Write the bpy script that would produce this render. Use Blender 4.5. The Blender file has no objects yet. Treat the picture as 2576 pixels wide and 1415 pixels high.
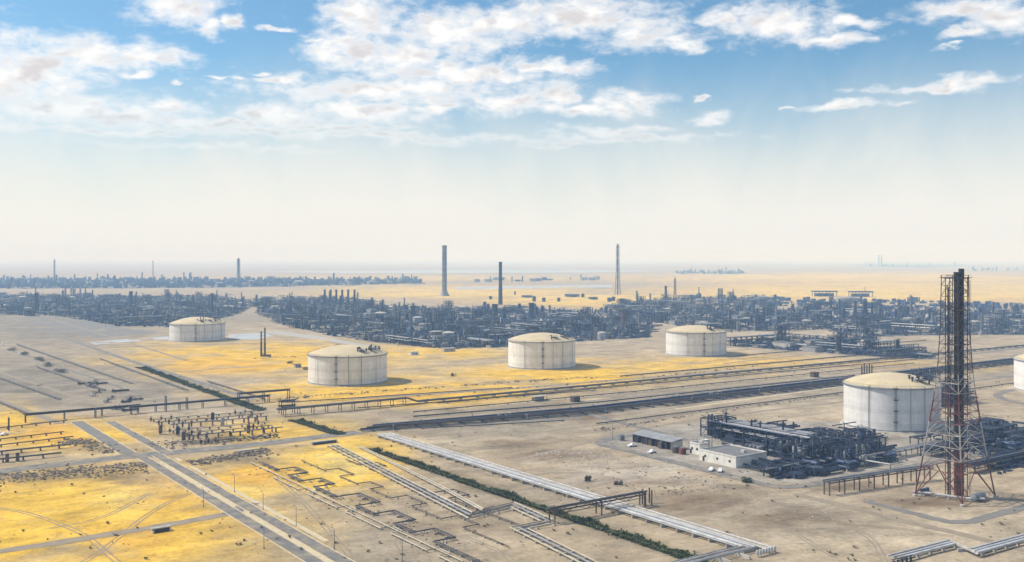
import bpy, bmesh, math, random
import numpy as np
from mathutils import Vector, Matrix

random.seed(11)
RNG = np.random.default_rng(5)
scene = bpy.context.scene
COL = scene.collection

# ------------------------------------------------------------------ camera
CAM_H = 100.0          # camera height above the plain
FOC = 2500.0           # focal length for a picture 2576 wide
CX, HZ = 1288.0, 650.0 # optical axis and horizon in that picture
cam_data = bpy.data.cameras.new("camera")
cam = bpy.data.objects.new("camera", cam_data)
COL.objects.link(cam)
cam.location = (0, 0, CAM_H)
cam.rotation_euler = (math.radians(90), 0, 0)
cam_data.sensor_width = 36.0
cam_data.lens = 36.0 * FOC / 2576.0
cam_data.shift_y = -(707.5 - HZ) / 2576.0
cam_data.clip_start = 1.0
cam_data.clip_end = 120000.0
scene.camera = cam
scene.render.resolution_x, scene.render.resolution_y = 1024, 562

# ------------------------------------------------------------------ sun + sky
SUN_AZ = math.radians(-76)     # to the left, a little beyond the scene (0 = straight ahead, + = right)
SUN_EL = math.radians(47)
sd = Vector((math.sin(SUN_AZ) * math.cos(SUN_EL), math.cos(SUN_AZ) * math.cos(SUN_EL), math.sin(SUN_EL)))
sun_data = bpy.data.lights.new("sun", 'SUN')
sun_data.energy = 4.9
sun_data.color = (1.0, 0.92, 0.79)
sun_data.angle = math.radians(0.53)
sun = bpy.data.objects.new("sun", sun_data)
COL.objects.link(sun)
sun.rotation_euler = (-sd).to_track_quat('-Z', 'Y').to_euler()

scene.view_settings.view_transform = 'Standard'
scene.view_settings.look = 'None'
scene.view_settings.gamma = 1.0
scene.view_settings.use_curve_mapping = False
scene.view_settings.exposure = 0.06
scene.cycles.use_denoising = True
scene.cycles.max_bounces = 5
scene.cycles.diffuse_bounces = 3
scene.cycles.glossy_bounces = 2
scene.cycles.volume_bounces = 1
scene.cycles.use_adaptive_sampling = True

HAZE_DENSITY = 1.7e-4
HAZE_COLOR = (0.40, 0.64, 1.0)

# clouds: (x, y, half width, half height) in the 2576 x 1415 picture -> azimuth / elevation
CLOUDS = [
 (60,185,170,85),(-80,200,180,120),(230,135,190,38),(390,150,100,20),(140,262,190,42),(300,290,170,30),(425,270,75,24),(520,318,230,18),
 (455,28,105,42),(535,68,45,18),(605,58,24,22),(390,0,60,14),(690,75,30,6),
 (905,40,110,70),(890,120,110,55),(1010,150,140,60),(1120,90,150,70),(1250,60,200,48),(1450,45,220,50),(1610,80,120,42),(1695,105,62,15),
 (1160,185,240,34),(1370,168,125,20),(1000,232,350,34),(700,205,75,12),(900,285,210,30),(690,292,120,24),(1100,272,85,16),(640,335,160,14),(850,322,170,14),
 (800,95,50,14),(640,180,28,6),
 (1950,62,150,46),(2070,98,110,20),(2165,50,58,12),(1830,45,65,22),
 (1300,262,100,26),(1390,240,72,36),(1565,258,98,30),(1450,275,150,18),
 (1550,328,120,14),(1400,362,90,7),(1740,258,16,5),
 (1805,300,46,13),(1980,272,18,4),
 (2120,270,112,10),(2370,218,150,12),(2380,205,75,14),
 (2430,15,120,26),(2540,35,110,36),(2445,72,60,11),(2405,105,36,6),
 (1000,348,460,13),(280,325,330,13),(1560,350,260,9),(560,372,300,7),
 (335,190,38,13),(430,214,22,7),(572,198,28,7),
]

world = bpy.data.worlds.new("World")
scene.world = world
world.use_nodes = True
wt = world.node_tree
wt.nodes.clear()
def wn(t, **kw):
    n = wt.nodes.new(t)
    for k, v in kw.items():
        setattr(n, k, v)
    return n
def wmath(op, a, b=None, clamp=False):
    n = wn('ShaderNodeMath', operation=op, use_clamp=clamp)
    for i, v in enumerate((a, b)):
        if v is None: continue
        if isinstance(v, (int, float)): n.inputs[i].default_value = v
        else: wt.links.new(v, n.inputs[i])
    return n.outputs[0]
def wvec(op, a, b=None):
    n = wn('ShaderNodeVectorMath', operation=op)
    for i, v in enumerate((a, b)):
        if v is None: continue
        if isinstance(v, tuple): n.inputs[i].default_value = v
        else: wt.links.new(v, n.inputs[i])
    return n.outputs['Value'] if op == 'LENGTH' else n.outputs['Vector']
def wrange(v, a, b, c=0.0, d=1.0, smooth=True):
    n = wn('ShaderNodeMapRange', interpolation_type='SMOOTHSTEP' if smooth else 'LINEAR')
    wt.links.new(v, n.inputs['Value'])
    for k, x in zip(('From Min', 'From Max', 'To Min', 'To Max'), (a, b, c, d)):
        n.inputs[k].default_value = x
    return n.outputs['Result']
def wmix(f, a, b):
    n = wn('ShaderNodeMix', data_type='RGBA')
    for s, v in ((n.inputs[0], f), (n.inputs[6], a), (n.inputs[7], b)):
        if isinstance(v, (int, float)): s.default_value = v
        elif isinstance(v, tuple): s.default_value = (*v, 1)
        else: wt.links.new(v, s)
    return n.outputs[2]
def wnoise(vec, scale, detail, rough=0.55, dist=0.0):
    n = wn('ShaderNodeTexNoise', noise_dimensions='3D')
    wt.links.new(vec, n.inputs['Vector'])
    n.inputs['Scale'].default_value = scale
    n.inputs['Detail'].default_value = detail
    n.inputs['Roughness'].default_value = rough
    n.inputs['Distortion'].default_value = dist
    return n.outputs['Fac']

SKY_STRENGTH = 0.10
tc = wn('ShaderNodeTexCoord')
sep = wn('ShaderNodeSeparateXYZ')
wt.links.new(tc.outputs['Generated'], sep.inputs[0])
az = wmath('ARCTAN2', sep.outputs[0], sep.outputs[1])
el = wmath('ARCSINE', sep.outputs[2])
sky = wn('ShaderNodeTexSky', sky_type='NISHITA', sun_disc=False)
sky.sun_elevation = SUN_EL
sky.sun_rotation = SUN_AZ
sky.altitude = 50
sky.air_density = 1.0
sky.dust_density = 1.0
sky.ozone_density = 2.0
P = wn('ShaderNodeCombineXYZ')
wt.links.new(wmath('MULTIPLY', az, 10.0), P.inputs[0])
wt.links.new(wmath('MULTIPLY', el, 10.0), P.inputs[1])
p0 = P.outputs[0]
stretched = wvec('MULTIPLY', p0, (1.0, 1.9, 1.0))
# domain warp so that the banks get ragged outlines
wpn = wn('ShaderNodeTexNoise', noise_dimensions='3D')
wt.links.new(stretched, wpn.inputs['Vector'])
wpn.inputs['Scale'].default_value = 2.2
wpn.inputs['Detail'].default_value = 4.0
warp = wvec('MULTIPLY', wvec('SUBTRACT', wpn.outputs['Color'], (0.5, 0.5, 0.5)), (0.75, 0.30, 0.0))
pw = wvec('ADD', p0, warp)
best = None
for (x, y, a, b) in CLOUDS:
    A = math.atan((x - CX) / FOC)
    E = math.atan((HZ - y) / FOC * math.cos(A))
    d = wvec('LENGTH', wvec('MULTIPLY', wvec('SUBTRACT', pw, (A * 10, E * 10, 0)), (FOC / a / 10 * 0.92, FOC / b / 10 * 0.92, 0)))
    best = d if best is None else wmath('MINIMUM', best, d)
field_in = wmath('SUBTRACT', 1.0, best)
# the rest of the sky carries the same broken cumulus
low = wnoise(stretched, 0.9, 3.0, 0.5)
field_gen = wmath('MULTIPLY', wmath('SUBTRACT', low, 0.52), 6.0)
field_gen = wmath('SUBTRACT', field_gen, wrange(el, 0.22, 0.12, 0.0, 1.5))
outside = wmath('MAXIMUM', wrange(wmath('ABSOLUTE', az), 0.50, 0.62), wrange(el, 0.27, 0.34))
field_gen = wmath('SUBTRACT', field_gen, wmath('MULTIPLY', wmath('SUBTRACT', 1.0, outside), 4.0))
field = wmath('MAXIMUM', field_in, field_gen)
fine = wnoise(stretched, 4.6, 9.0, 0.60, 0.25)
val = wmath('ADD', wmath('MULTIPLY', field, 1.1), wmath('MULTIPLY', wmath('SUBTRACT', fine, 0.5), 2.3))
alpha = wrange(val, -0.42, 1.05)
# relief inside the banks: lit from the upper left
off = wvec('ADD', stretched, (-0.10, 0.18, 0.0))
relief = wmath('SUBTRACT', wnoise(stretched, 2.4, 5.0, 0.5, 0.4), wnoise(off, 2.4, 5.0, 0.5, 0.4))
lit = wrange(relief, -0.15, 0.10)
thick = wrange(val, 0.3, 1.1)
shade = wmath('MULTIPLY', thick, wmath('SUBTRACT', 1.0, lit))
cloud_col = wmix(shade, (10.2, 10.0, 9.8), (7.2, 6.95, 7.0))
# dusty lower air whitens the sky towards the horizon
# uneven dust: the whitening reaches higher in some directions, in slanting veils
veil = wnoise(wvec('MULTIPLY', wvec('ADD', p0, wvec('MULTIPLY', p0, (0.0, 0.6, 0.0))), (1.0, 0.35, 1.0)), 0.9, 4.0, 0.55, 0.6)
el_v = wmath('SUBTRACT', el, wmath('MULTIPLY', wmath('SUBTRACT', veil, 0.5), 0.10))
hz = wrange(el_v, 0.03, 0.215, 1.0, 0.0)
base = wmix(1.0, sky.outputs[0], sky.outputs[0])
blue = wn('ShaderNodeMix', data_type='RGBA', blend_type='MULTIPLY')
blue.inputs[0].default_value = 1.0
wt.links.new(sky.outputs[0], blue.inputs[6])
blue.inputs[7].default_value = (0.80, 1.14, 1.26, 1)
skyc = wmix(wmath('MULTIPLY', hz, 0.97), blue.outputs[2], (8.9, 8.7, 8.15))
cl_fade = wmath('MULTIPLY', alpha, wrange(el, 0.095, 0.16, 0.30, 0.97))
cl_fade = wmath('MULTIPLY', cl_fade, wrange(el, 0.085, 0.115))
final = wmix(cl_fade, skyc, cloud_col)
bg = wn('ShaderNodeBackground')
wt.links.new(final, bg.inputs['Color'])
bg.inputs['Strength'].default_value = SKY_STRENGTH
wo = wn('ShaderNodeOutputWorld')
wt.links.new(bg.outputs[0], wo.inputs[0])
world.cycles.sampling_method = 'MANUAL'
world.cycles.sample_map_resolution = 1024

# ------------------------------------------------------------------ helpers
def G(x, y, z=0.0):
    """ground point (metres) under a point of the 2576 x 1415 picture"""
    Y = CAM_H * FOC / (y - HZ)
    return Vector(((x - CX) / FOC * Y, Y, z))
def px(p):
    return CX + FOC * p[0] / p[1]
DA = Vector((-0.575, 0.818, 0)).normalized()   # the plant's street grid: away to the left
DB = Vector((DA.y, -DA.x, 0))                  # away to the right
ANG = math.atan2(DB.y, DB.x)                   # rotation that puts local x along DB, local y along DA

MATS = {}
def mat(name, col, rough=0.6, var=0.18, scale=0.4, metal=0.0, col2=None, rnd=0.0, bump=0.0, coord='pos', detail=5.0, spread=(0.35, 0.65)):
    if name in MATS: return MATS[name]
    m = bpy.data.materials.new(name)
    m.use_nodes = True
    t = m.node_tree
    b = t.nodes['Principled BSDF']
    b.inputs['Roughness'].default_value = rough
    b.inputs['Metallic'].default_value = metal
    g = t.nodes.new('ShaderNodeNewGeometry')
    n = t.nodes.new('ShaderNodeTexNoise')
    n.inputs['Scale'].default_value = scale
    n.inputs['Detail'].default_value = detail
    n.inputs['Roughness'].default_value = 0.6
    t.links.new(g.outputs['Position'], n.inputs['Vector'])
    r = t.nodes.new('ShaderNodeMapRange')
    t.links.new(n.outputs['Fac'], r.inputs['Value'])
    r.inputs['From Min'].default_value, r.inputs['From Max'].default_value = spread
    mx = t.nodes.new('ShaderNodeMix'); mx.data_type = 'RGBA'
    t.links.new(r.outputs['Result'], mx.inputs[0])
    c2 = col2 or tuple(c * (1 - var) for c in col)
    c1 = tuple(min(1, c * (1 + var)) for c in col) if col2 is None else col
    mx.inputs[6].default_value = (*c1, 1)
    mx.inputs[7].default_value = (*c2, 1)
    out = mx.outputs[2]
    if rnd > 0:
        oi = t.nodes.new('ShaderNodeObjectInfo')
        rr = t.nodes.new('ShaderNodeMapRange')
        t.links.new(oi.outputs['Random'], rr.inputs['Value'])
        rr.inputs['To Min'].default_value, rr.inputs['To Max'].default_value = 1 - rnd, 1 + rnd
        vm = t.nodes.new('ShaderNodeVectorMath'); vm.operation = 'SCALE'
        t.links.new(out, vm.inputs[0]); t.links.new(rr.outputs['Result'], vm.inputs['Scale'])
        out = vm.outputs[0]
    t.links.new(out, b.inputs['Base Color'])
    if bump:
        bp = t.nodes.new('ShaderNodeBump')
        bp.inputs['Strength'].default_value = bump
        bp.inputs['Distance'].default_value = 0.3
        t.links.new(n.outputs['Fac'], bp.inputs['Height'])
        t.links.new(bp.outputs[0], b.inputs['Normal'])
    MATS[name] = m
    return m

mat('steel_dark', (0.015, 0.024, 0.050), 0.55, 0.3, 0.25, rnd=0.35)
mat('steel_blue', (0.024, 0.050, 0.115), 0.55, 0.25, 0.25, rnd=0.35)
mat('steel_grey', (0.15, 0.16, 0.18), 0.5, 0.25, 0.25, rnd=0.3)
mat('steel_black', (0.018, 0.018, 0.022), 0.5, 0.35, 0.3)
mat('steel_brown', (0.085, 0.06, 0.05), 0.7, 0.3, 0.4, rnd=0.25)
mat('insulation', (0.42, 0.43, 0.46), 0.35, 0.15, 0.3, rnd=0.18)
mat('insulation_dull', (0.24, 0.24, 0.25), 0.5, 0.2, 0.3, rnd=0.2)
mat('pipe_dark', (0.06, 0.06, 0.065), 0.5, 0.3, 0.5, rnd=0.3)
mat('pipe_white', (0.54, 0.54, 0.56), 0.4, 0.1, 0.3, col2=(0.34, 0.32, 0.30), rnd=0.10)
mat('pipe_sand', (0.42, 0.37, 0.29), 0.6, 0.2, 0.3, rnd=0.12)
mat('tank_white', (0.74, 0.74, 0.75), 0.45, 0.05, 0.22, col2=(0.64, 0.63, 0.62), rnd=0.07)
mat('roof_dust', (0.56, 0.46, 0.29), 0.85, 0.1, 0.12, col2=(0.45, 0.38, 0.26))
mat('paint_red', (0.19, 0.045, 0.032), 0.65, 0.25, 0.5, col2=(0.10, 0.035, 0.03))
mat('paint_white', (0.36, 0.34, 0.32), 0.6, 0.15, 0.6)
mat('rust', (0.20, 0.060, 0.035), 0.8, 0.3, 0.6, col2=(0.09, 0.035, 0.03))
mat('concrete', (0.40, 0.38, 0.35), 0.85, 0.15, 0.3, rnd=0.12)
mat('concrete_white', (0.70, 0.69, 0.66), 0.8, 0.1, 0.3, col2=(0.55, 0.52, 0.47))
mat('roof_grey', (0.15, 0.15, 0.155), 0.8, 0.15, 0.3)
mat('asphalt', (0.135, 0.13, 0.13), 0.9, 0.1, 0.16, col2=(0.34, 0.28, 0.19), spread=(0.42, 0.80), detail=8.0)
mat('asphalt_dark', (0.065, 0.062, 0.062), 0.9, 0.15, 0.2, col2=(0.16, 0.14, 0.12))
mat('track', (0.25, 0.205, 0.15), 0.95, 0.12, 0.2)
mat('track_grey', (0.17, 0.16, 0.15), 0.95, 0.12, 0.2)
mat('kerb', (0.50, 0.42, 0.28), 0.9, 0.12, 0.5)
mat('rock_dark', (0.10, 0.08, 0.065), 0.95, 0.35, 0.35, col2=(0.22, 0.18, 0.14))
mat('rock_pale', (0.52, 0.47, 0.41), 0.95, 0.2, 0.6)
mat('reed', (0.040, 0.066, 0.016), 0.8, 0.4, 0.25, col2=(0.095, 0.105, 0.035))
mat('scrub', (0.13, 0.115, 0.06), 0.9, 0.3, 0.25)
mat('leaf', (0.035, 0.045, 0.02), 0.8, 0.35, 0.5)
mat('bark', (0.08, 0.06, 0.045), 0.9, 0.2, 1.0)
mat('glass_dark', (0.02, 0.025, 0.03), 0.15, 0.1, 1.0)
mat('car_white', (0.78, 0.78, 0.78), 0.3, 0.03, 1.0)
mat('tyre', (0.02, 0.02, 0.02), 0.9, 0.1, 1.0)
mat('salt', (0.38, 0.40, 0.43), 0.6, 0.1, 0.03)

def tank_paint():
    m = MATS['tank_white']; t = m.node_tree; b = t.nodes['Principled BSDF']
    g = t.nodes.new('ShaderNodeNewGeometry')
    v = t.nodes.new('ShaderNodeVectorMath'); v.operation = 'MULTIPLY'; v.inputs[1].default_value = (1, 1, .05)
    t.links.new(g.outputs['Position'], v.inputs[0])
    n = t.nodes.new('ShaderNodeTexNoise'); n.inputs['Scale'].default_value = .55; n.inputs['Detail'].default_value = 7; n.inputs['Roughness'].default_value = .7
    t.links.new(v.outputs[0], n.inputs['Vector'])
    r = t.nodes.new('ShaderNodeMapRange'); r.inputs['From Min'].default_value = .46; r.inputs['From Max'].default_value = .75; r.inputs['To Max'].default_value = .55
    t.links.new(n.outputs['Fac'], r.inputs['Value'])
    # shell courses: each ring of plates weathers a little differently
    sp = t.nodes.new('ShaderNodeSeparateXYZ'); t.links.new(g.outputs['Position'], sp.inputs[0])
    d = t.nodes.new('ShaderNodeMath'); d.operation = 'DIVIDE'; d.inputs[1].default_value = 2.6; t.links.new(sp.outputs[2], d.inputs[0])
    fl = t.nodes.new('ShaderNodeMath'); fl.operation = 'FLOOR'; t.links.new(d.outputs[0], fl.inputs[0])
    wn_ = t.nodes.new('ShaderNodeTexWhiteNoise'); wn_.noise_dimensions = '1D'; t.links.new(fl.outputs[0], wn_.inputs['W'])
    k = t.nodes.new('ShaderNodeMapRange'); k.inputs['To Min'].default_value = .90; k.inputs['To Max'].default_value = 1.04; t.links.new(wn_.outputs['Value'], k.inputs['Value'])
    mx = t.nodes.new('ShaderNodeMix'); mx.data_type = 'RGBA'
    src = b.inputs['Base Color'].links[0].from_socket
    t.links.new(r.outputs[0], mx.inputs[0]); t.links.new(src, mx.inputs[6]); mx.inputs[7].default_value = (.44, .39, .33, 1)
    sc = t.nodes.new('ShaderNodeVectorMath'); sc.operation = 'SCALE'; t.links.new(mx.outputs[2], sc.inputs[0]); t.links.new(k.outputs[0], sc.inputs['Scale'])
    t.links.new(sc.outputs[0], b.inputs['Base Color'])
tank_paint()

class MB:
    """collects simple solids; build() links them as one mesh object"""
    def __init__(self): self.v, self.f = [], []
    def add(self, vs, fs):
        o = len(self.v)
        self.v.extend(vs)
        self.f.extend([tuple(i + o for i in q) for q in fs])
        return self
    def box(self, c, s, ang=0.0):
        hx, hy, hz_ = s[0] / 2, s[1] / 2, s[2] / 2
        ca, sa = math.cos(ang), math.sin(ang)
        vs = []
        for z in (-hz_, hz_):
            for x, y in ((-hx, -hy), (hx, -hy), (hx, hy), (-hx, hy)):
                vs.append((c[0] + x * ca - y * sa, c[1] + x * sa + y * ca, c[2] + z))
        return self.add(vs, [(0, 3, 2, 1), (4, 5, 6, 7), (0, 1, 5, 4), (1, 2, 6, 5), (2, 3, 7, 6), (3, 0, 4, 7)])
    def bar(self, p, q, w, h=None):
        p, q = Vector(p), Vector(q); h = h or w
        d = (q - p).normalized()
        s = d.cross(Vector((0, 0, 1)))
        s = s.normalized() if s.length > 1e-4 else Vector((1, 0, 0))
        u = s.cross(d)
        vs = []
        for e in (p, q):
            for a, b in ((-1, -1), (1, -1), (1, 1), (-1, 1)):
                vs.append(tuple(e + s * (a * w / 2) + u * (b * h / 2)))
        return self.add(vs, [(0, 3, 2, 1), (4, 5, 6, 7), (0, 1, 5, 4), (1, 2, 6, 5), (2, 3, 7, 6), (3, 0, 4, 7)])
    def tube(self, pts, r, n=8, cap=True):
        pts = [Vector(p) for p in pts]
        rr = r if isinstance(r, (list, tuple)) else [r] * len(pts)
        vs, fs = [], []
        for i, p in enumerate(pts):
            d = (pts[min(i + 1, len(pts) - 1)] - pts[max(i - 1, 0)]).normalized()
            s = d.cross(Vector((0, 0, 1)))
            s = s.normalized() if s.length > 1e-3 else Vector((1, 0, 0))
            u = s.cross(d)
            k = rr[i]
            if 0 < i < len(pts) - 1:      # mitre
                a = (pts[i] - pts[i - 1]).normalized(); b = (pts[i + 1] - pts[i]).normalized()
                k = k / max(0.5, math.sqrt(max(0.0, (1 + a.dot(b)) / 2)))
                vv = [p + s * (math.cos(2 * math.pi * j / n) * k) + u * (math.sin(2 * math.pi * j / n) * rr[i]) for j in range(n)]
            else:
                vv = [p + s * (math.cos(2 * math.pi * j / n) * k) + u * (math.sin(2 * math.pi * j / n) * k) for j in range(n)]
            vs += [tuple(q) for q in vv]
        for i in range(len(pts) - 1):
            for j in range(n):
                a, b = i * n + j, i * n + (j + 1) % n
                fs.append((a, b, b + n, a + n))
        if cap:
            fs.append(tuple(range(n - 1, -1, -1)))
            fs.append(tuple((len(pts) - 1) * n + j for j in range(n)))
        return self.add(vs, fs)
    def lathe(self, prof, n=16, c=(0, 0, 0), cap=True):
        vs, fs = [], []
        for r, z in prof:
            for j in range(n):
                a = 2 * math.pi * j / n
                vs.append((c[0] + r * math.cos(a), c[1] + r * math.sin(a), c[2] + z))
        for i in range(len(prof) - 1):
            for j in range(n):
                a, b = i * n + j, i * n + (j + 1) % n
                fs.append((a, b, b + n, a + n))
        if cap:
            fs.append(tuple(range(n - 1, -1, -1)))
            fs.append(tuple((len(prof) - 1) * n + j for j in range(n)))
        return self.add(vs, fs)
    def mesh(self, name, m, smooth=False):
        me = bpy.data.meshes.new(name)
        me.from_pydata(self.v, [], self.f)
        me.materials.append(MATS[m] if isinstance(m, str) else m)
        if smooth: shade(me)
        return me
    def build(self, name, m, parent=None, smooth=False, loc=None, rz=0.0):
        return put(name, self.mesh(name, m, smooth), parent, loc, rz)

def shade(me, angle=40):
    me.polygons.foreach_set('use_smooth', [True] * len(me.polygons))
    try: me.set_sharp_from_angle(angle=math.radians(angle))
    except Exception: pass
def put(name, me, parent=None, loc=None, rz=0.0):
    o = bpy.data.objects.new(name, me)
    COL.objects.link(o)
    if parent is not None: o.parent = parent
    if loc is not None: o.location = loc
    if rz: o.rotation_euler = (0, 0, rz)
    return o
def tag(o, label, cat, group=None):
    o['label'] = label; o['category'] = cat
    if group: o['group'] = group
    return o
def thing(name, label, cat, loc=(0, 0, 0), rz=0.0, group=None):
    o = put(name, None, None, loc, rz)
    o.empty_display_size = 0.5
    return tag(o, label, cat, group)
def struct(o): o['kind'] = 'structure'; return o
def stuff(o, label=None, cat=None):
    o['kind'] = 'stuff'
    if label: o['label'] = label; o['category'] = cat
    return o
KIDS = {}
def copy_tree(o, parent=None):
    c = o.copy(); COL.objects.link(c); c.parent = parent
    if o.name not in KIDS: KIDS[o.name] = list(o.children)
    for ch in KIDS[o.name]: copy_tree(ch, c)
    return c
ORD = ['first','second','third','fourth','fifth','sixth','seventh','eighth','ninth','tenth','eleventh','twelfth','thirteenth','fourteenth','fifteenth','sixteenth','seventeenth','eighteenth','nineteenth','twentieth']
def ordinal(i, n):
    if n == 1: return ''
    if i == 0: return 'leftmost '
    if i == n - 1: return 'rightmost '
    return ORD[i] + ' ' if i < len(ORD) else ''

# value noise for the terrain
_perm = RNG.random((256, 256))
def vnoise(x, y):
    xi, yi = np.floor(x).astype(int), np.floor(y).astype(int)
    fx, fy = x - xi, y - yi
    fx, fy = fx * fx * (3 - 2 * fx), fy * fy * (3 - 2 * fy)
    g = lambda a, b: _perm[a & 255, b & 255]
    return (g(xi, yi) * (1 - fx) + g(xi + 1, yi) * fx) * (1 - fy) + (g(xi, yi + 1) * (1 - fx) + g(xi + 1, yi + 1) * fx) * fy
def fbm(x, y, o=4):
    s, a, t = 0, 1.0, 0
    for i in range(o):
        s = s + a * vnoise(x * 2 ** i + 17.3 * i, y * 2 ** i + 5.1 * i); t += a; a *= 0.5
    return s / t
def seg_dist(X, Y, pts):
    d = np.full(X.shape, 1e9)
    for p, q in zip(pts[:-1], pts[1:]):
        dx, dy = q[0] - p[0], q[1] - p[1]
        t = np.clip(((X - p[0]) * dx + (Y - p[1]) * dy) / (dx * dx + dy * dy + 1e-9), 0, 1)
        d = np.minimum(d, np.hypot(X - p[0] - t * dx, Y - p[1] - t * dy))
    return d
# ------------------------------------------------------------------ layout of the plain
def gp(*pts): return [G(x, y) for x, y in pts]
def line_a(x, y, s0, s1):      # a stretch of the street grid's A direction through a picture point
    p = G(x, y); return [p + DA * s0, p + DA * s1]
def line_b(x, y, s0, s1):
    p = G(x, y); return [p + DB * s0, p + DB * s1]
def smooth_path(pts, n=6):
    if len(pts) < 3: return pts
    out = []
    P_ = [pts[0] * 2 - pts[1]] + pts + [pts[-1] * 2 - pts[-2]]
    for i in range(1, len(P_) - 2):
        for k in range(n):
            t = k / n
            a, b, c, d = P_[i - 1], P_[i], P_[i + 1], P_[i + 2]
            out.append(0.5 * ((2 * b) + (c - a) * t + (2 * a - 5 * b + 4 * c - d) * t * t + (3 * b - a - 3 * c + d) * t ** 3))
    out.append(pts[-1])
    return out

R1 = line_a(590, 1292, -80, 133)
R2 = line_a(617, 1272, -95, 126)
R1U = line_a(262, 1104, -52, 70)
R2U = line_a(345, 1099, -56, 62)
R3 = gp((-330, 1222), (0, 1186), (330, 1148), (600, 1124), (905, 1088))
ROADS = [  # name, points, width, material, height
 ('road', R3, 12.5, 'asphalt', 0.10),
 ('road', R1, 4.6, 'asphalt', 0.12),
 ('road', R2, 4.6, 'asphalt', 0.12),
 ('road', R1U, 7.0, 'track_grey', 0.09),
 ('road', R2U, 5.2, 'asphalt', 0.12),
 ('road', gp((572, 1296), (634, 1266)), 7.0, 'asphalt', 0.14),
 ('track', smooth_path(gp((-250, 1424), (0, 1388), (250, 1349), (400, 1325), (572, 1294))), 6.5, 'track', 0.08),
 ('track', gp((-150, 757), (25, 805), (176, 856), (327, 908), (425, 939), (520, 969), (640, 1008)), 7.0, 'asphalt', 0.08),
 ('track', gp((-100, 850), (120, 920), (220, 957)), 7.0, 'track', 0.07),
 ('road', gp((1476, 1042), (1560, 1063), (1725, 1107), (1850, 1140)), 6.0, 'asphalt', 0.10),
 ('road', smooth_path(gp((1700, 1098), (1600, 1096), (1527, 1106), (1517, 1119), (1590, 1137), (1725, 1171), (1860, 1204), (1950, 1224), (2033, 1221), (2170, 1196), (2302, 1173), (2450, 1145), (2640, 1108))), 6.5, 'asphalt', 0.12),
 ('track', smooth_path(gp((2000, 1243), (2150, 1280), (2302, 1318), (2420, 1345), (2640, 1402))), 4.5, 'track', 0.08),
 ('track', smooth_path(gp((2180, 1262), (2290, 1290), (2380, 1312), (2440, 1312), (2503, 1296), (2640, 1262))), 5.0, 'track_grey', 0.09),
 ('road', smooth_path(gp((2700, 960), (2576, 976), (2512, 992), (2530, 1006), (2600, 1020), (2720, 1030))), 6.0, 'asphalt', 0.10),
 ('track', gp((1030, 1055), (1288, 1020), (1780, 972), (2140, 935), (2640, 885)), 6.0, 'track', 0.07),
 ('track', gp((880, 1005), (1288, 978), (1700, 945), (2100, 915), (2330, 893)), 7.0, 'track', 0.07),
 ('track', gp((1500, 1080), (1740, 1040), (2130, 985), (2640, 932)), 5.0, 'track', 0.07),
 ('track', gp((1640, 702), (2100, 703), (2700, 700)), 26.0, 'track_grey', 0.05),
 ('track', gp((900, 736), (1300, 731), (1700, 722), (2700, 716)), 16.0, 'track_grey', 0.05),
 ('track', gp((1400, 716), (2000, 720), (2700, 731)), 14.0, 'track', 0.05),
 ('track', gp((-60, 832), (140, 897), (330, 957)), 4.0, 'track', 0.07),
 ('track', gp((20, 880), (230, 950), (330, 985)), 3.0, 'track_grey', 0.07),
 ('track', gp((-100, 905), (110, 973), (250, 1020)), 4.5, 'track', 0.07),
 ('track', gp((-60, 985), (60, 1030), (150, 1066)), 5.0, 'track', 0.07),
 ('track', gp((120, 800), (300, 855), (470, 908)), 4.0, 'track', 0.07),
 ('track', gp((-60, 985), (150, 965), (420, 938), (640, 922)), 3.5, 'track', 0.07),
 ('track', gp((200, 880), (430, 868), (760, 862)), 4.0, 'track_grey', 0.07),
 ('track', gp((1180, 905), (1640, 878), (1860, 862)), 5.0, 'track', 0.07),
 ('track', gp((1820, 915), (2330, 862), (2640, 838)), 5.0, 'track', 0.07),
 ('track', gp((2330, 905), (2640, 868)), 6.0, 'track_grey', 0.07),
 ('track', gp((1060, 1046), (1500, 1008), (2100, 948), (2640, 893)), 2.6, 'track_grey', 0.06),
 ('track', gp((1150, 1030), (1700, 976), (2250, 920)), 3.0, 'kerb', 0.06),
 ('track', gp((1000, 1012), (1500, 968), (2050, 918)), 2.6, 'track_grey', 0.06),
 ('track', gp((1340, 1090), (1640, 1052), (2120, 1000)), 3.2, 'track', 0.06),
 ('track', gp((1180, 1072), (1460, 1052)), 6.0, 'track_grey', 0.06),
 ('track', gp((1700, 1030), (2125, 972)), 2.8, 'kerb', 0.06),
 ('track', gp((2440, 960), (2640, 935)), 4.0, 'track_grey', 0.06),
 ('track', smooth_path(gp((1290, 1160), (1420, 1128), (1560, 1090), (1800, 1050), (2130, 1010))), 4.0, 'track', 0.07),
]
DITCH = [gp((355, 924), (655, 1031)), gp((742, 1056), (858, 1094)), line_a(1340, 1266, -125, 142)]
BLOCKS = {
 'left': [(-60,742),(560,748),(640,762),(600,790),(560,800),(430,825),(300,822),(150,797),(-60,790)],
 'midleft': [(640,752),(890,752),(950,768),(1000,790),(1000,868),(845,848),(700,815),(650,790)],
 'centre': [(900,772),(1180,778),(1420,782),(1500,800),(1640,815),(1640,850),(1420,862),(1290,872),(1140,880),(1000,870)],
 'right': [(1480,790),(1560,762),(1700,748),(1950,750),(1960,800),(1900,832),(1840,838),(1640,812)],
 'farright': [(1880,790),(2060,775),(2350,782),(2640,790),(2640,842),(2300,845),(2160,848),(2060,830),(1880,835)],
 'yard': [(1840,862),(2160,850),(2200,875),(2340,890),(2340,905),(2100,890),(1850,872)],
}
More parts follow.
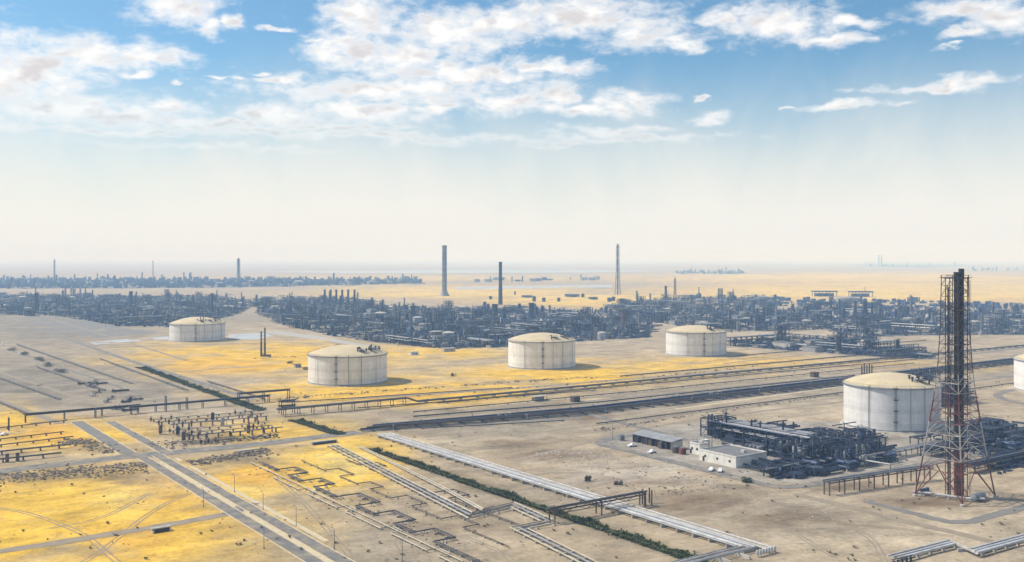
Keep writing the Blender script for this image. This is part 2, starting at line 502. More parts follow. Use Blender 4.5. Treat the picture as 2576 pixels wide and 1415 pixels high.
FARBLOCKS = {
 'distant left': [(-80,704),(1040,703),(1070,714),(600,724),(-80,728)],
 'distant right': [(1700,684),(1870,684),(1870,690),(1700,690)],
 'horizon right': [(2170,667),(2420,667),(2420,672),(2170,672)],
}
PLANT = [(1527,1098),(1720,1065),(1770,1062),(2240,1060),(2640,1060),(2640,1105),(2300,1170),(2033,1215),(1950,1218),(1725,1167),(1530,1120)]
def in_poly(x, y, poly):
    c = np.zeros(np.shape(x), bool)
    j = len(poly) - 1
    for i in range(len(poly)):
        xi, yi = poly[i]; xj, yj = poly[j]
        c ^= ((yi > y) != (yj > y)) & (x < (xj - xi) * (y - yi) / (yj - yi + 1e-12) + xi)
        j = i
    return c

# ------------------------------------------------------------------ ground sheet
xs = list(np.arange(-460, 461, 3.0))
s = 3.0
while xs[-1] < 40000:
    s *= 1.07; xs.append(xs[-1] + s)
xs = [-v for v in reversed(xs[len(np.arange(-460, 461, 3.0)):])] + xs
ys = list(np.arange(270, 930, 2.5))
s = 2.5
while ys[-1] < 40000:
    s = s * 1.022 if ys[-1] < 4000 else s * 1.12
    ys.append(ys[-1] + s)
back, s = [], 6.0
while not back or back[-1] > -40000:
    back.append((back[-1] if back else 270) - s); s *= 1.5
ys = list(reversed(back)) + ys
XX, YY = np.meshgrid(np.array(xs), np.array(ys))
front = YY > 150
Ysafe = np.where(front, YY, 150)
VX = CX + FOC * XX / Ysafe
VY = HZ + CAM_H * FOC / Ysafe
n1 = fbm(XX / 60, YY / 60, 5); n2 = fbm(XX / 9 + 40, YY / 9, 4); n3 = fbm(XX / 220 + 9, YY / 220 + 3, 4)
droad = np.full(XX.shape, 1e9)
near = front & (YY < 6000) & (np.abs(XX) < 3500)
for nm, pts, w, m, h in ROADS:
    d = np.full(XX.shape, 1e9); d[near] = seg_dist(XX[near], YY[near], pts) - w / 2
    droad = np.minimum(droad, d)
dditch = np.full(XX.shape, 1e9)
for pts in DITCH:
    d = np.full(XX.shape, 1e9); d[near] = seg_dist(XX[near], YY[near], pts)
    dditch = np.minimum(dditch, d)
BERMS = [  # spoil ridges beside roads and along the tank field: points, half width, height
 (gp((640,1012),(880,990),(1200,968),(1540,946)), 4.0, 0.9), (gp((1000,1003),(1500,962),(1900,925)), 3.0, 0.7),
 (gp((-100,1215),(0,1205),(200,1190),(380,1170)), 6.0, 1.0), (gp((480,1165),(600,1145),(760,1125)), 5.0, 0.9),
 (gp((1330,1145),(1450,1150),(1560,1180),(1700,1215)), 14.0, 1.0), (gp((1560,1230),(1700,1245),(1850,1230)), 9.0, 1.1),
 (gp((1830,1270),(1960,1300),(2060,1330)), 12.0, 0.9), (gp((640,905),(900,890)), 4.0, 0.8),
 (gp((400,985),(330,960),(230,958)), 5.0, 0.8), (gp((1160,1190),(1300,1175),(1400,1180)), 7, 0.6),
 (gp((2000,1000),(1700,1040)), 3, 0.8), (gp((1640,920),(2000,893)), 3, 0.8),
]
ZZ = (n1 - 0.5) * 0.7 + (n2 - 0.5) * 0.35
ZZ *= np.clip((droad - 1.5) / 10, 0, 1)
bermmask = np.zeros(XX.shape)
for pts, hw, h in BERMS:
    d = np.full(XX.shape, 1e9); d[near] = seg_dist(XX[near], YY[near], pts)
    k = np.exp(-(d / hw) ** 2) * np.clip((droad - 0.5) / 4, 0, 1)
    ZZ += k * h * (0.35 + 1.3 * n2); bermmask = np.maximum(bermmask, k)
ZZ -= 1.2 * np.exp(-(dditch / 3.2) ** 2) * np.clip((droad) / 3, 0, 1)
ZZ[~near] = np.minimum(ZZ[~near], 0)
def ground_z(x, y):
    i = np.searchsorted(xs, x) - 1; j = np.searchsorted(ys, y) - 1
    fx = (x - xs[i]) / (xs[i + 1] - xs[i]); fy = (y - ys[j]) / (ys[j + 1] - ys[j])
    return float((ZZ[j, i] * (1 - fx) + ZZ[j, i + 1] * fx) * (1 - fy) + (ZZ[j + 1, i] * (1 - fx) + ZZ[j + 1, i + 1] * fx) * fy)
# soils of the place
def ga(cx, cy, sx, sy, w=1.0): return w * np.exp(-((VX - cx) / sx) ** 2 - ((VY - cy) / sy) ** 2)
jit = (n1 - 0.5) * 0.9 + (n3 - 0.5) * 0.6
yel = np.zeros(XX.shape)
for a in [(120,1330,480,130),(560,1205,170,55,.95),(850,1170,150,75,1.1),(680,1090,250,45,.55),(660,905,330,42,1.0),(980,985,360,36,1.0),(1500,945,360,30,.95),
          (2300,735,560,24,1.15),(1560,757,300,16,1.0),(1150,735,330,15,.8),(2150,700,600,13,.75),(1750,915,330,24,.6),(180,1095,260,45,.75),(30,1060,60,45,.9),(1100,890,250,18,.6),(2100,920,500,25,.25),(1200,700,900,10,.35)]:
    yel = np.maximum(yel, ga(*a))
yel = np.clip(yel * 1.7 + (jit * 0.8 + (n2 - .5) * .6) * np.clip(yel * 4, 0, 1) - 0.12, 0, 1)
yel = yel * (1 - .6 * np.clip((fbm(XX / 38 + 5, YY / 38 + 77, 5) - .53) * 7, 0, 1))
ora = np.clip(np.maximum.reduce([ga(430,1215,120,45,1.0), ga(640,1200,90,25,.8), ga(560,925,130,22,.7), ga(130,1085,90,25,.8), ga(330,1360,120,50,.5), ga(1000,1000,200,16,.4)]) + jit * 0.3, 0, 1) * yel
gry = np.zeros(XX.shape)
for a in [(60,960,290,75),(100,830,260,50,.9),(330,985,170,38,.85),(700,1390,190,80,.5),(1300,1030,450,22,.55),(1950,975,450,26,.6),(860,1068,200,22,.7),(1200,1080,300,18,.5),(2400,930,300,20,.5),(1450,1240,260,50,.35),(1950,1290,260,50,.4),(950,1390,200,60,.35),(2100,985,400,30,.25),(640,800,120,15,.5),(1300,700,500,12,.4)]:
    gry = np.maximum(gry, ga(*a))
gry = np.clip(gry * 1.2 + jit * 0.5 * (gry > 0.04), 0, 1)
pav = np.zeros(XX.shape)
for poly in list(BLOCKS.values()) + list(FARBLOCKS.values()): pav = np.maximum(pav, in_poly(VX + (n3 - .5) * 14, VY + (n1 - .5) * 5, poly) * 1.0)
plant = in_poly(VX, VY, PLANT) * 0.75
C = lambda r, g, b: np.array([r, g, b])
col = np.ones(XX.shape + (3,)) * C(0.385, 0.312, 0.222)
def blend(m, c):
    global col
    col = col * (1 - m[..., None]) + m[..., None] * c
blend(np.clip(ga(2300, 1350, 500, 90) + jit * .3, 0, 1) * 0.45, C(0.54, 0.46, 0.35))
blend(np.clip((n3 - 0.42) * 4, 0, 1) * 0.5, C(0.36, 0.285, 0.19))
blend(np.clip((n1 - 0.52) * 6, 0, 1) * 0.35, C(0.52, 0.44, 0.33))
blend(gry, C(0.24, 0.208, 0.168))
blend(gry * np.clip((n1 - .5) * 5, 0, 1) * .6, C(0.33, 0.28, 0.205))
blend(yel, C(0.67, 0.425, 0.060))
blend(ora * 0.85, C(0.62, 0.325, 0.06))
blend(np.clip(ga(880,1165,90,40)+ga(620,1235,300,14,.5)+ga(310,1250,60,40,.6)+jit*.25, 0, 1) * yel * .7, C(0.72, 0.58, 0.20))
blend(np.clip(np.maximum.reduce([ga(1400,1145,110,14,.9), ga(1760,1268,120,22,.9), ga(2000,1310,150,28,.55), ga(1580,1215,120,14,.6), ga(1460,1050,90,14,.6), ga(2330,1265,150,16,.75), ga(1300,1120,120,14,.6), ga(1150,1330,140,22,.4), ga(2150,1225,120,12,.6)]) * 1.7 + (n2 - .5) * 1.1, 0, 1) *
      1.0 * (np.maximum.reduce([ga(1400,1145,180,24), ga(1760,1268,190,34), ga(2000,1310,230,44), ga(1580,1215,200,24), ga(1460,1050,140,20), ga(2330,1265,200,26), ga(1300,1120,180,24), ga(1150,1330,200,34,.8), ga(2150,1225,170,20)])), C(0.20, 0.145, 0.095))
blend(np.clip(ga(1600, 1190, 260, 40) + (n2 - .5) * 1.6 - .2, 0, 1) * 0.6, C(0.60, 0.54, 0.47))
blend(pav * np.clip(1.25 - np.clip((n1 - .50) * 7, 0, 1), 0, .92), C(0.10, 0.10, 0.105))
blend(plant * 1.0, C(0.30, 0.28, 0.255))
blend(np.clip(np.maximum.reduce([ga(150,1200,330,16), ga(580,1158,90,14), ga(230,1125,60,14), ga(540,1105,190,18,.8)]) * 1.3 + (n2 - .5) * 2.2 - .3, 0, 1) * .75, C(0.15, 0.115, 0.075))
blend(np.clip(bermmask * (n2 - .25) * 2.2, 0, 1) * 0.55, C(0.24, 0.19, 0.14))
blend(np.exp(-(dditch / 4.5) ** 2) * 0.85, C(0.13, 0.11, 0.06))
blend(np.clip((YY - 1700) / 900, 0, 1) * yel * .8, C(0.68, 0.51, 0.19))  # far yellow sand paled with distance to offset the haze's orange tint
nx_, ny_ = len(xs), len(ys)
me = bpy.data.meshes.new('ground')
verts = np.stack([XX.ravel(), YY.ravel(), ZZ.ravel()], 1)
ii, jj = np.meshgrid(np.arange(nx_ - 1), np.arange(ny_ - 1))
q0 = (jj * nx_ + ii).ravel()
quads = np.stack([q0, q0 + 1, q0 + nx_ + 1, q0 + nx_], 1)
me.vertices.add(len(verts)); me.vertices.foreach_set('co', verts.ravel())
me.loops.add(quads.size); me.loops.foreach_set('vertex_index', quads.ravel().astype(np.int32))
me.polygons.add(len(quads)); me.polygons.foreach_set('loop_start', np.arange(0, quads.size, 4, dtype=np.int32)); me.polygons.foreach_set('loop_total', np.full(len(quads), 4, dtype=np.int32))
me.update(calc_edges=True); me.validate()
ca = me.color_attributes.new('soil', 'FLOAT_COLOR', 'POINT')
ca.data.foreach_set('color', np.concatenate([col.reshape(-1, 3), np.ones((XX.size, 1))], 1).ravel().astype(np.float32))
me.polygons.foreach_set('use_smooth', [True] * len(me.polygons))
gm = bpy.data.materials.new('desert_soil'); gm.use_nodes = True
t = gm.node_tree; b = t.nodes['Principled BSDF']; b.inputs['Roughness'].default_value = 0.95; b.inputs['Specular IOR Level'].default_value = 0.1
at = t.nodes.new('ShaderNodeAttribute'); at.attribute_name = 'soil'
ge = t.nodes.new('ShaderNodeNewGeometry')
def tnoise(scale, detail, rough=0.6, vec=None):
    n = t.nodes.new('ShaderNodeTexNoise'); n.inputs['Scale'].default_value = scale; n.inputs['Detail'].default_value = detail; n.inputs['Roughness'].default_value = rough
    t.links.new(vec or ge.outputs['Position'], n.inputs['Vector']); return n.outputs['Fac']
def tscale(c, fac, lo, hi, a, bb):
    r = t.nodes.new('ShaderNodeMapRange'); t.links.new(fac, r.inputs['Value'])
    for k, x in zip(('From Min', 'From Max', 'To Min', 'To Max'), (lo, hi, a, bb)): r.inputs[k].default_value = x
    v = t.nodes.new('ShaderNodeVectorMath'); v.operation = 'SCALE'; t.links.new(c, v.inputs[0]); t.links.new(r.outputs[0], v.inputs['Scale']); return v.outputs[0]
rot = t.nodes.new('ShaderNodeVectorRotate'); rot.rotation_type = 'Z_AXIS'; rot.inputs['Angle'].default_value = -ANG
t.links.new(ge.outputs['Position'], rot.inputs['Vector'])
st = t.nodes.new('ShaderNodeVectorMath'); st.operation = 'MULTIPLY'; t.links.new(rot.outputs[0], st.inputs[0]); st.inputs[1].default_value = (0.03, 0.16, 0.1)
c = tscale(at.outputs['Color'], tnoise(0.045, 6, 0.65), 0.3, 0.7, 0.66, 1.24)
c = tscale(c, tnoise(0.45, 5, 0.7), 0.3, 0.7, 0.78, 1.18)
c = tscale(c, tnoise(1.0, 4, 0.6, st.outputs[0]), 0.35, 0.7, 1.08, 0.82)
c = tscale(c, tnoise(0.16, 8, 0.75), 0.55, 0.70, 1.0, 0.48)
t.links.new(c, b.inputs['Base Color'])
bp = t.nodes.new('ShaderNodeBump'); bp.inputs['Strength'].default_value = 0.5; bp.inputs['Distance'].default_value = 0.6
t.links.new(tnoise(0.5, 6, 0.7), bp.inputs['Height']); t.links.new(bp.outputs[0], b.inputs['Normal'])
me.materials.append(gm)
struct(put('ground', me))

# ------------------------------------------------------------------ roads
def ribbon(pts, w, z, ragged=0.0):
    mb = MB(); vs = []; L = 0
    # resample so that the ribbon lies flat and its edge can wander a little
    out = []
    for p, q in zip(pts[:-1], pts[1:]):
        n = max(1, int((q - p).length / (3 if (q - p).length < 400 else 12)))
        out += [p.lerp(q, k / n) for k in range(n)]
    out.append(pts[-1])
    for i, p in enumerate(out):
        d = (out[min(i + 1, len(out) - 1)] - out[max(i - 1, 0)]); d.z = 0; d.normalize()
        s_ = Vector((d.y, -d.x, 0))
        a, b_ = (random.uniform(-1, 1) * ragged for _ in range(2))
        vs.append(tuple(p + s_ * (-w / 2 + a) + Vector((0, 0, z)))); vs.append(tuple(p + s_ * (w / 2 + b_) + Vector((0, 0, z))))
    fs = [(2 * i, 2 * i + 1, 2 * i + 3, 2 * i + 2) for i in range(len(out) - 1)]
    mb.add(vs, fs); return mb
for nm, pts, w, m, h in ROADS:
    struct(ribbon(pts, w, h, 0.7 if nm == 'track' else 0.35).build(nm, m))
# pale kerbs and shoulders of the dual road and the cross road
def kerb(pts, off, w=0.5, h=0.16, m='kerb'):
    mb = MB()
    P_ = []
    for i, p in enumerate(pts):
        d = (pts[min(i + 1, len(pts) - 1)] - pts[max(i - 1, 0)]).normalized()
        P_.append(p + Vector((d.y, -d.x, 0)) * off + Vector((0, 0, h / 2)))
    for p, q in zip(P_[:-1], P_[1:]): mb.bar(p, q, w, h)
    return struct(mb.build('kerb', m))
for pts, w, m in ((R1, 4.6, 1), (R2, 4.6, 1), (R1U, 7.0, 1), (R2U, 5.2, 1)):
    kerb(pts, w / 2 + 0.5); kerb(pts, -w / 2 - 0.5)
struct(ribbon(line_a(603, 1281, -85, 112), 2.6, 0.05).build('median', 'kerb'))
struct(ribbon(line_a(640, 1262, -70, 108), 2.2, 0.045).build('verge', 'kerb'))

# wheel ruts worn into the sand
rr = random.Random(19)
for k, pts in enumerate([((300,1420),(200,1340),(60,1290),(-60,1275)),((480,1240),(380,1290),(250,1390),(180,1430)),((900,1420),(820,1330),(760,1260),(690,1200)),((1050,1420),(1000,1360),(1090,1330),(1240,1380),(1300,1420)),((1150,1170),(1260,1200),(1400,1190),(1520,1200),(1640,1260)),((1660,1290),(1800,1300),(1960,1330),(2100,1400)),((1900,1260),(2050,1290),(2180,1350),(2230,1420)),((2100,1320),(2250,1330),(2400,1350)),((1300,1100),(1400,1090),(1480,1110),(1540,1150)),((1100,1120),(1250,1130),(1350,1110)),((700,960),(760,1000),(900,1010)),((1020,940),(1180,950),(1320,945)),((420,930),(560,950),(720,950)),((1500,1000),(1640,990),(1800,970)),((40,1010),(140,1000),(260,985)),((120,1330),(260,1300),(380,1240))]):
    c_ = smooth_path(gp(*pts), 8)
    for off in (-.9, .9):
        P_ = []
        for i, p in enumerate(c_):
            d = (c_[min(i + 1, len(c_) - 1)] - c_[max(i - 1, 0)]).normalized(); q = p + Vector((d.y, -d.x, 0)) * off
            P_.append(q)
        mb = ribbon(P_, .55, 0, .1)
        mb.v = [(x, y, ground_z(x, y) + .05) for x, y, z in mb.v]
        struct(mb.build('wheel_track', 'track'))
# ------------------------------------------------------------------ storage tanks
def tank(vx, vyb, wpx, hpx, label, rise=0.20, ladder=0.36, foundation=1.0, seed=0):
    """vx centre, vyb lowest point of the shell, wpx its width, hpx its height, all read off the photograph"""
    rnd = random.Random(seed)
    Yf = CAM_H * FOC / (vyb - HZ)                       # nearest point of the shell
    R = wpx / 2 / FOC * Yf; R = wpx / 2 / FOC * (Yf + R)
    H = hpx / FOC * Yf
    c = Vector(((vx - CX) / FOC * (Yf + R), Yf + R, 0))
    o = thing('storage_tank', label, 'tank', c, 0, 'white domed storage tanks')
    n = 72
    MB().lathe([(R + foundation * 1.4, -0.3), (R + foundation * 1.2, 0.45), (R - 0.5, 0.5)], n, cap=False).build('foundation_ring', 'concrete', o)
    MB().lathe([(R, 0.0), (R, H)], n, cap=False).build('shell', 'tank_white', o, smooth=True)
    MB().lathe([(R + 0.25, H - 0.9), (R + 0.9, H - 0.85), (R + 0.9, H - 0.55), (R + 0.02, H - 0.5)], n, cap=False).build('wind_girder', 'steel_grey', o)
    MB().lathe([(R + 0.02, 0.4), (R + 0.35, 0.4), (R + 0.35, 0.9), (R + 0.02, 0.95)], n, cap=False).build('base_band', 'steel_grey', o)
    rs = R * rise
    Rs = (R * R + rs * rs) / (2 * rs)
    prof = []
    for k in range(13):
        r = R * (1 - k / 12) + 0.05
        prof.append((r + (0.12 if k == 0 else 0), H + math.sqrt(max(0, Rs * Rs - r * r)) - (Rs - rs)))
    MB().lathe(prof, n).build('roof', 'roof_dust', o, smooth=True)
    # handrail round the rim
    mb = MB()
    for k in range(n):
        a, a2 = 2 * math.pi * k / n, 2 * math.pi * (k + 1) / n
        p, q = Vector((R * math.cos(a), R * math.sin(a), H)), Vector((R * math.cos(a2), R * math.sin(a2), H))
        mb.bar(p + Vector((0, 0, 1.1)), q + Vector((0, 0, 1.1)), 0.09); mb.bar(p, p + Vector((0, 0, 1.1)), 0.09)
    mb.build('handrail', 'steel_grey', o)
    # caged ladder with landings
    aL = math.atan2(-1, 0) + math.asin(max(-0.98, min(0.98, 2 * ladder - 1)))
    er, et = Vector((math.cos(aL), math.sin(aL), 0)), Vector((-math.sin(aL), math.cos(aL), 0))
    lad = MB()
    for sgn in (-1, 1): lad.bar(er * (R + 0.5) + et * 0.45 * sgn + Vector((0, 0, 0.3)), er * (R + 0.5) + et * 0.45 * sgn + Vector((0, 0, H + 1.2)), 0.14)
    for k in range(int(H / 0.9)): lad.bar(er * (R + 0.5) - et * 0.45 + Vector((0, 0, 0.6 + k * 0.9)), er * (R + 0.5) + et * 0.45 + Vector((0, 0, 0.6 + k * 0.9)), 0.1)
    ld = lad.build('ladder', 'steel_dark', o)
    for k in range(1, 5):
        z = H * k / 4 - 0.5
        MB().box((*(er * (R + 0.9))[:2], z), (1.7, 2.4, 0.22), aL).box((*(er * (R + 1.65))[:2], z + 0.8), (0.12, 2.4, 0.12), aL).box((*(er * (R + 0.9) + et * 1.1)[:2], z + 0.55), (0.14, 0.14, 1.1), aL).box((*(er * (R + 0.9) - et * 1.1)[:2], z + 0.55), (0.14, 0.14, 1.1), aL).build('landing', 'steel_dark', ld)
    for off in (0.30, 0.62, -0.55, 1.05):
        a = aL + off
        e = Vector((math.cos(a), math.sin(a), 0))
        MB().tube([e * (R + 0.35) + Vector((0, 0, 0.2)), e * (R + 0.35) + Vector((0, 0, H + 0.4)), e * (R - 1.5) + Vector((0, 0, H + 0.9))], rnd.uniform(0.10, 0.2), 6).build('riser_pipe', 'insulation_dull', o)
    # roof fittings, on the right of the dome as in the photograph
    def rz_(r): return H + math.sqrt(max(0, Rs * Rs - r * r)) - (Rs - rs)
    for k in range(13):
        a, r = math.radians(rnd.uniform(-75, 30)), R * rnd.uniform(0.55, 0.88)
        x, y, z = r * math.cos(a), r * math.sin(a), rz_(r)
        hh = rnd.uniform(1.0, 3.4)
        MB().lathe([(0.5, -0.4), (0.5, hh * 0.6), (0.95, hh * 0.62), (0.95, hh * 0.8), (0.3, hh)], 10, (x, y, z)).build('roof_vent', 'steel_dark', o)
    for k in range(3):
        a, r = math.radians(-58 + 26 * k + rnd.uniform(-6, 6)), R * 0.74
        x, y, z = r * math.cos(a), r * math.sin(a), rz_(r)
        pl = MB().box((x, y, z + 0.9), (5.6, 4.4, 0.25), a).build('roof_platform', 'steel_dark', o)
        rl = MB()
        cor = [(x + sx * math.cos(a) - sy * math.sin(a), y + sx * math.sin(a) + sy * math.cos(a)) for sx, sy in ((-2.2, -1.6), (2.2, -1.6), (2.2, 1.6), (-2.2, 1.6))]
        for k_ in range(4):
            rl.bar((*cor[k_], z - 0.5), (*cor[k_], z + 2.1), 0.15); rl.bar((*cor[k_], z + 2.05), (*cor[(k_ + 1) % 4], z + 2.05), 0.14)
        rl.build('railing', 'steel_dark', pl)
    return o, c, R, H
TANKS = [
 tank(2243, 1090, 230, 112, 'large white domed tank beside the red and white flare tower', 0.21, 0.36, 1.6, 1),
 tank(875, 972, 196, 74, 'white domed tank on bright yellow sand, nearest on the left', 0.20, 0.44, 1.0, 2),
 tank(1363, 931, 169, 70, 'white domed tank in the middle, between two others', 0.19, 0.50, 1.0, 3),
 tank(1751, 898, 150, 60, 'white domed tank right of centre, in front of the refinery', 0.18, 0.54, 1.0, 4),
 tank(497, 861, 134, 44, 'hazy cream domed tank farthest to the left', 0.22, 0.62, 1.0, 5),
 tank(2690, 1000, 250, 82, 'white tank cut off by the right edge of the picture', 0.2, 0.3, 1.0, 6),
]

# ------------------------------------------------------------------ flare tower
def flare_tower():
    c = G(2402, 1250)
    o = thing('flare_tower', 'tall flare tower with twin black stacks in red and white lattice derrick', 'flare tower', c)
    ppm = FOC / c.y
    Hh = 95.0
    dirs = [Vector((-1, 0.06, 0)), Vector((0.99, -0.10, 0)), Vector((-0.26, -1.0, 0)), Vector((0.26, 1.0, 0))]
    dirs = [dirs[0], dirs[2], dirs[1], dirs[3]]          # left, front, right, back
    def rad(z):
        pts = [(0, 16.4), (12, 14.0), (28, 11.0), (42, 8.6), (55, 7.0), (70, 6.0), (96, 5.4)]
        for (z0, r0), (z1, r1) in zip(pts[:-1], pts[1:]):
            if z <= z1: return r0 + (r1 - r0) * (z - z0) / (z1 - z0)
        return 5.4
    levels = [0, 12, 17, 22, 27, 31.5, 36, 40, 44, 48, 52, 56, 60, 64, 68, 72, 76, 80, 84, 88.5, 93]
    def colour(z): return 'paint_red' if z < 17 else 'paint_white' if z < 31 else 'paint_red' if z < 44 else 'paint_white' if z < 52 else 'steel_brown'
    P_ = lambda i, z: dirs[i % 4] * rad(z) + Vector((0, 0, z))
    for i in range(4):
        lg = MB().lathe([(0.9, -0.5), (0.9, 0.7), (0.5, 0.9)], 10, tuple(P_(i, 0))).build('leg', 'concrete', o)
        for z0, z1 in zip(levels[:-1], levels[1:]):
            MB().bar(P_(i, z0), P_(i, z1 + (0.2 if z1 < 93 else 0)), 0.48 if z0 < 40 else 0.30).build('leg_section', colour(z0), lg)
    for k, (z0, z1) in enumerate(zip(levels[:-1], levels[1:])):
        for i in range(4):
            th = 0.19 if z0 < 40 else 0.13
            if k: MB().bar(P_(i, z0), P_(i + 1, z0), th).build('girt', colour(z0), o)
            if k == 0:      # knee braces of the open base
                for j, l in ((i, i + 1), (i + 1, i)):
                    MB().bar(P_(j, 1.0), P_(j, z1) * 0.55 + P_(l, z1) * 0.45 + Vector((0, 0, 0)), 0.34).build('brace', colour(z0), o)
            else:
                m = (P_(i, z1) + P_(i + 1, z1)) / 2
                MB().bar(P_(i, z0), m, th * 0.85).build('brace', colour(z0), o)
                MB().bar(P_(i + 1, z0), m, th * 0.85).build('brace', colour(z0), o)
    # inner guide frame around the stacks
    inner = [Vector((-3.0, -2.0, 0)), Vector((4.4, -2.0, 0)), Vector((4.4, 2.2, 0)), Vector((-3.0, 2.2, 0))]
    for p in inner:
        for z0, z1, m in ((0, 20, 'rust'), (20, 34, 'paint_white'), (34, 46, 'rust'), (46, 92, 'steel_dark')):
            MB().bar(p + Vector((0, 0, z0)), p + Vector((0, 0, z1)), 0.26).build('guide_post', m, o)
    for k in range(13):
        z = 2.5 + k * 7.0
        m = 'rust' if z < 20 or 34 < z < 46 else 'paint_white' if z < 34 else 'steel_dark'
        mb = MB()
        for i in range(4): mb.bar(inner[i] + Vector((0, 0, z)), inner[(i + 1) % 4] + Vector((0, 0, z)), 0.18)
        mb.build('guide_ring', m, o)
        a, b_ = (0, 1) if k % 2 else (1, 0)
        MB().bar(inner[a] + Vector((0, 0, z)), inner[b_] + Vector((0, 0, z + 7.0 if z < 84 else z + 4)), 0.15).build('brace', m, o)
        MB().bar(inner[3 * a if a else 0] + Vector((0, 0, z)), inner[3 if not a else 0] + Vector((0, 0, z + 7.0 if z < 84 else z + 4)), 0.15).build('brace', m, o)
    for z in (27, 48, 64, 80):
        for i in range(4):
            MB().bar(P_(i, z), inner[[0, 0, 1, 3][i]] + Vector((0, 0, z)), 0.22).build('tie', colour(z), o)
    # the stacks, leaning a little as in the photograph
    for x, y, r, top in ((0.35, -0.6, 0.98, 94.2), (2.95, 0.5, 1.02, 95.6)):
        st_ = MB().lathe([(r, 0.2), (r, 20.0)], 18, (x, y, 0)).build('stack', 'rust', o, smooth=True)
        MB().lathe([(r, 20.01), (r * 1.0, 42)], 18, (x, y, 0)).build('stack_middle', 'steel_black', st_, smooth=True)
        MB().lathe([(r, 42.01), (r, top - 4), (r * 1.12, top - 3.5), (r * 1.12, top)], 18, (x, y, 0)).build('flare_tip', 'steel_black', st_, smooth=True)
        for k in range(12):
            MB().lathe([(r + 0.16, 0), (r + 0.16, 0.45)], 18, (x, y, 6 + k * 7.2), cap=True).build('flange', 'steel_dark', st_)
    for x, y, r, top in ((-2.4, 0.9, 0.36, 88), (-2.6, -1.6, 0.22, 60)):
        MB().tube([(x, y, 0.2), (x, y, top)], r, 8).build('riser_pipe', 'steel_dark', o)
    # top platform with railing and outriggers
    pl = MB().box((0.6, 0, 91.6), (8.2, 7.6, 0.3)).build('top_platform', 'steel_dark', o)
    MB().bar((-6.4, 0, 92.0), (7.4, 0, 92.0), 0.22).build('outrigger', 'steel_dark', pl)
    MB().bar((0.5, -5.5, 92.05), (0.5, 5.5, 92.05), 0.2).build('outrigger', 'steel_dark', pl)
    for sx, sy, w, d in ((0.6, -3.8, 8.2, 0.05), (0.6, 3.8, 8.2, 0.05), (-3.5, 0, 0.05, 7.6), (4.7, 0, 0.05, 7.6)):
        MB().box((sx, sy, 92.9), (w + 0.1, d + 0.1, 0.12)).build('rail', 'steel_dark', pl)
    for k in range(5):
        MB().box((0.6, 0, 20.3 + k * 14.5), (8.2, 5.6, 0.25)).build('walkway', 'steel_brown', o)
    lad = MB()
    for sx in (-0.3, 0.3): lad.bar((5.2 + sx, -2.6, 0.3), (5.2 + sx, -2.6, 91), 0.1)
    for k in range(90): lad.bar((4.9, -2.6, 1 + k), (5.5, -2.6, 1 + k), 0.07)
    lad.build('ladder', 'steel_grey', o)
    # knock-out drum and feed line at the foot
    kd = tag(MB().lathe([(0.1, 0), (1.4, 0.5), (1.6, 1.0), (1.6, 7.5), (1.4, 8), (0.1, 8.5)], 16).build('knockout_drum', 'steel_grey', None, True), 'dark horizontal drum on the ground at the foot of the flare tower', 'drum')
    kd.rotation_euler = (math.pi / 2, 0, math.pi / 2 + ANG); kd.location = c + Vector((3.0, -9.5, 1.7))
    sad = MB().box((0, -1.6, 1.8), (2.4, 0.6, 0.6)).box((0, -1.6, 6.4), (2.4, 0.6, 0.6)).build('saddle', 'concrete', kd)
    fl = tag(MB().tube([c + Vector((-16, 4, 1.2)), c + Vector((-10, 0.5, 1.2)), c + Vector((1.0, -8.0, 1.2)), c + Vector((8.0, -9.6, 1.4))], 0.55, 10).build('feed_pipe', 'pipe_white', None, True), 'pale low feed pipe running to the foot of the flare tower', 'pipe')
    for f in (0.2, 0.5, 0.8): MB().box(c + Vector((-10 + 11 * f, 0.5 - 8.5 * f, 0.3)), (0.6, 1.6, 0.9)).build('support', 'concrete', fl)
    sk = thing('pump_skid', 'low dark pump skid under the left side of the flare tower', 'machine', c + Vector((-11, 4, 0)), ANG)
    MB().box((0, 0, 0.3), (7, 4, 0.6)).build('base', 'concrete', sk)
    for k in range(3):
        MB().lathe([(0.8, 0), (0.8, 1.8), (0.4, 2.1)], 10, (-2.4 + 2.4 * k, 0.2, 0.6)).build('pump', 'steel_blue', sk)
    MB().tube([(-3.2, -1.2, 1.3), (3.2, -1.2, 1.3)], 0.25, 8).build('header', 'insulation_dull', sk)
flare_tower()
# ------------------------------------------------------------------ pipelines on sleepers
SLEEPERS = {}
def sleeper_mesh(w, h=0.7, d=0.5, m='concrete'):
    k = (round(w, 1), round(h, 1), d, m)
    if k not in SLEEPERS: SLEEPERS[k] = MB().box((0, 0, h / 2 - 0.3), (d, w, h + 0.6)).mesh('sleeper', m)
    return SLEEPERS[k]
def walk(pts, step):
    out, acc = [], step * 0.5
    for p, q in zip(pts[:-1], pts[1:]):
        L = (q - p).length
        d = (q - p) / max(L, 1e-6)
        while acc < L:
            out.append((p + d * acc, math.atan2(d.y, d.x))); acc += step
        acc -= L
    return out
def pipe_route(name, label, cat, routes, every=9.0, width=None, z=1.1, sup='concrete', group=None, n=8, sup_h=None):
    """routes: [(points, radius, material), ...]; the supports follow the middle route"""
    base = routes[0][0][0].copy(); base.z = 0
    o = thing(name, label, cat, base, 0, group)
    for pts, r, m in routes:
        MB().tube([p - base + Vector((0, 0, z + r)) for p in pts], r, n).build('pipe', m, o, smooth=True)
    mid = routes[len(routes) // 2][0]
    if every:
        for p, a in walk(mid, every):
            s_ = put('sleeper', sleeper_mesh(width or (len(routes) * 1.2 + 0.6), z, 0.5, sup), o, p - base, a)
    return o
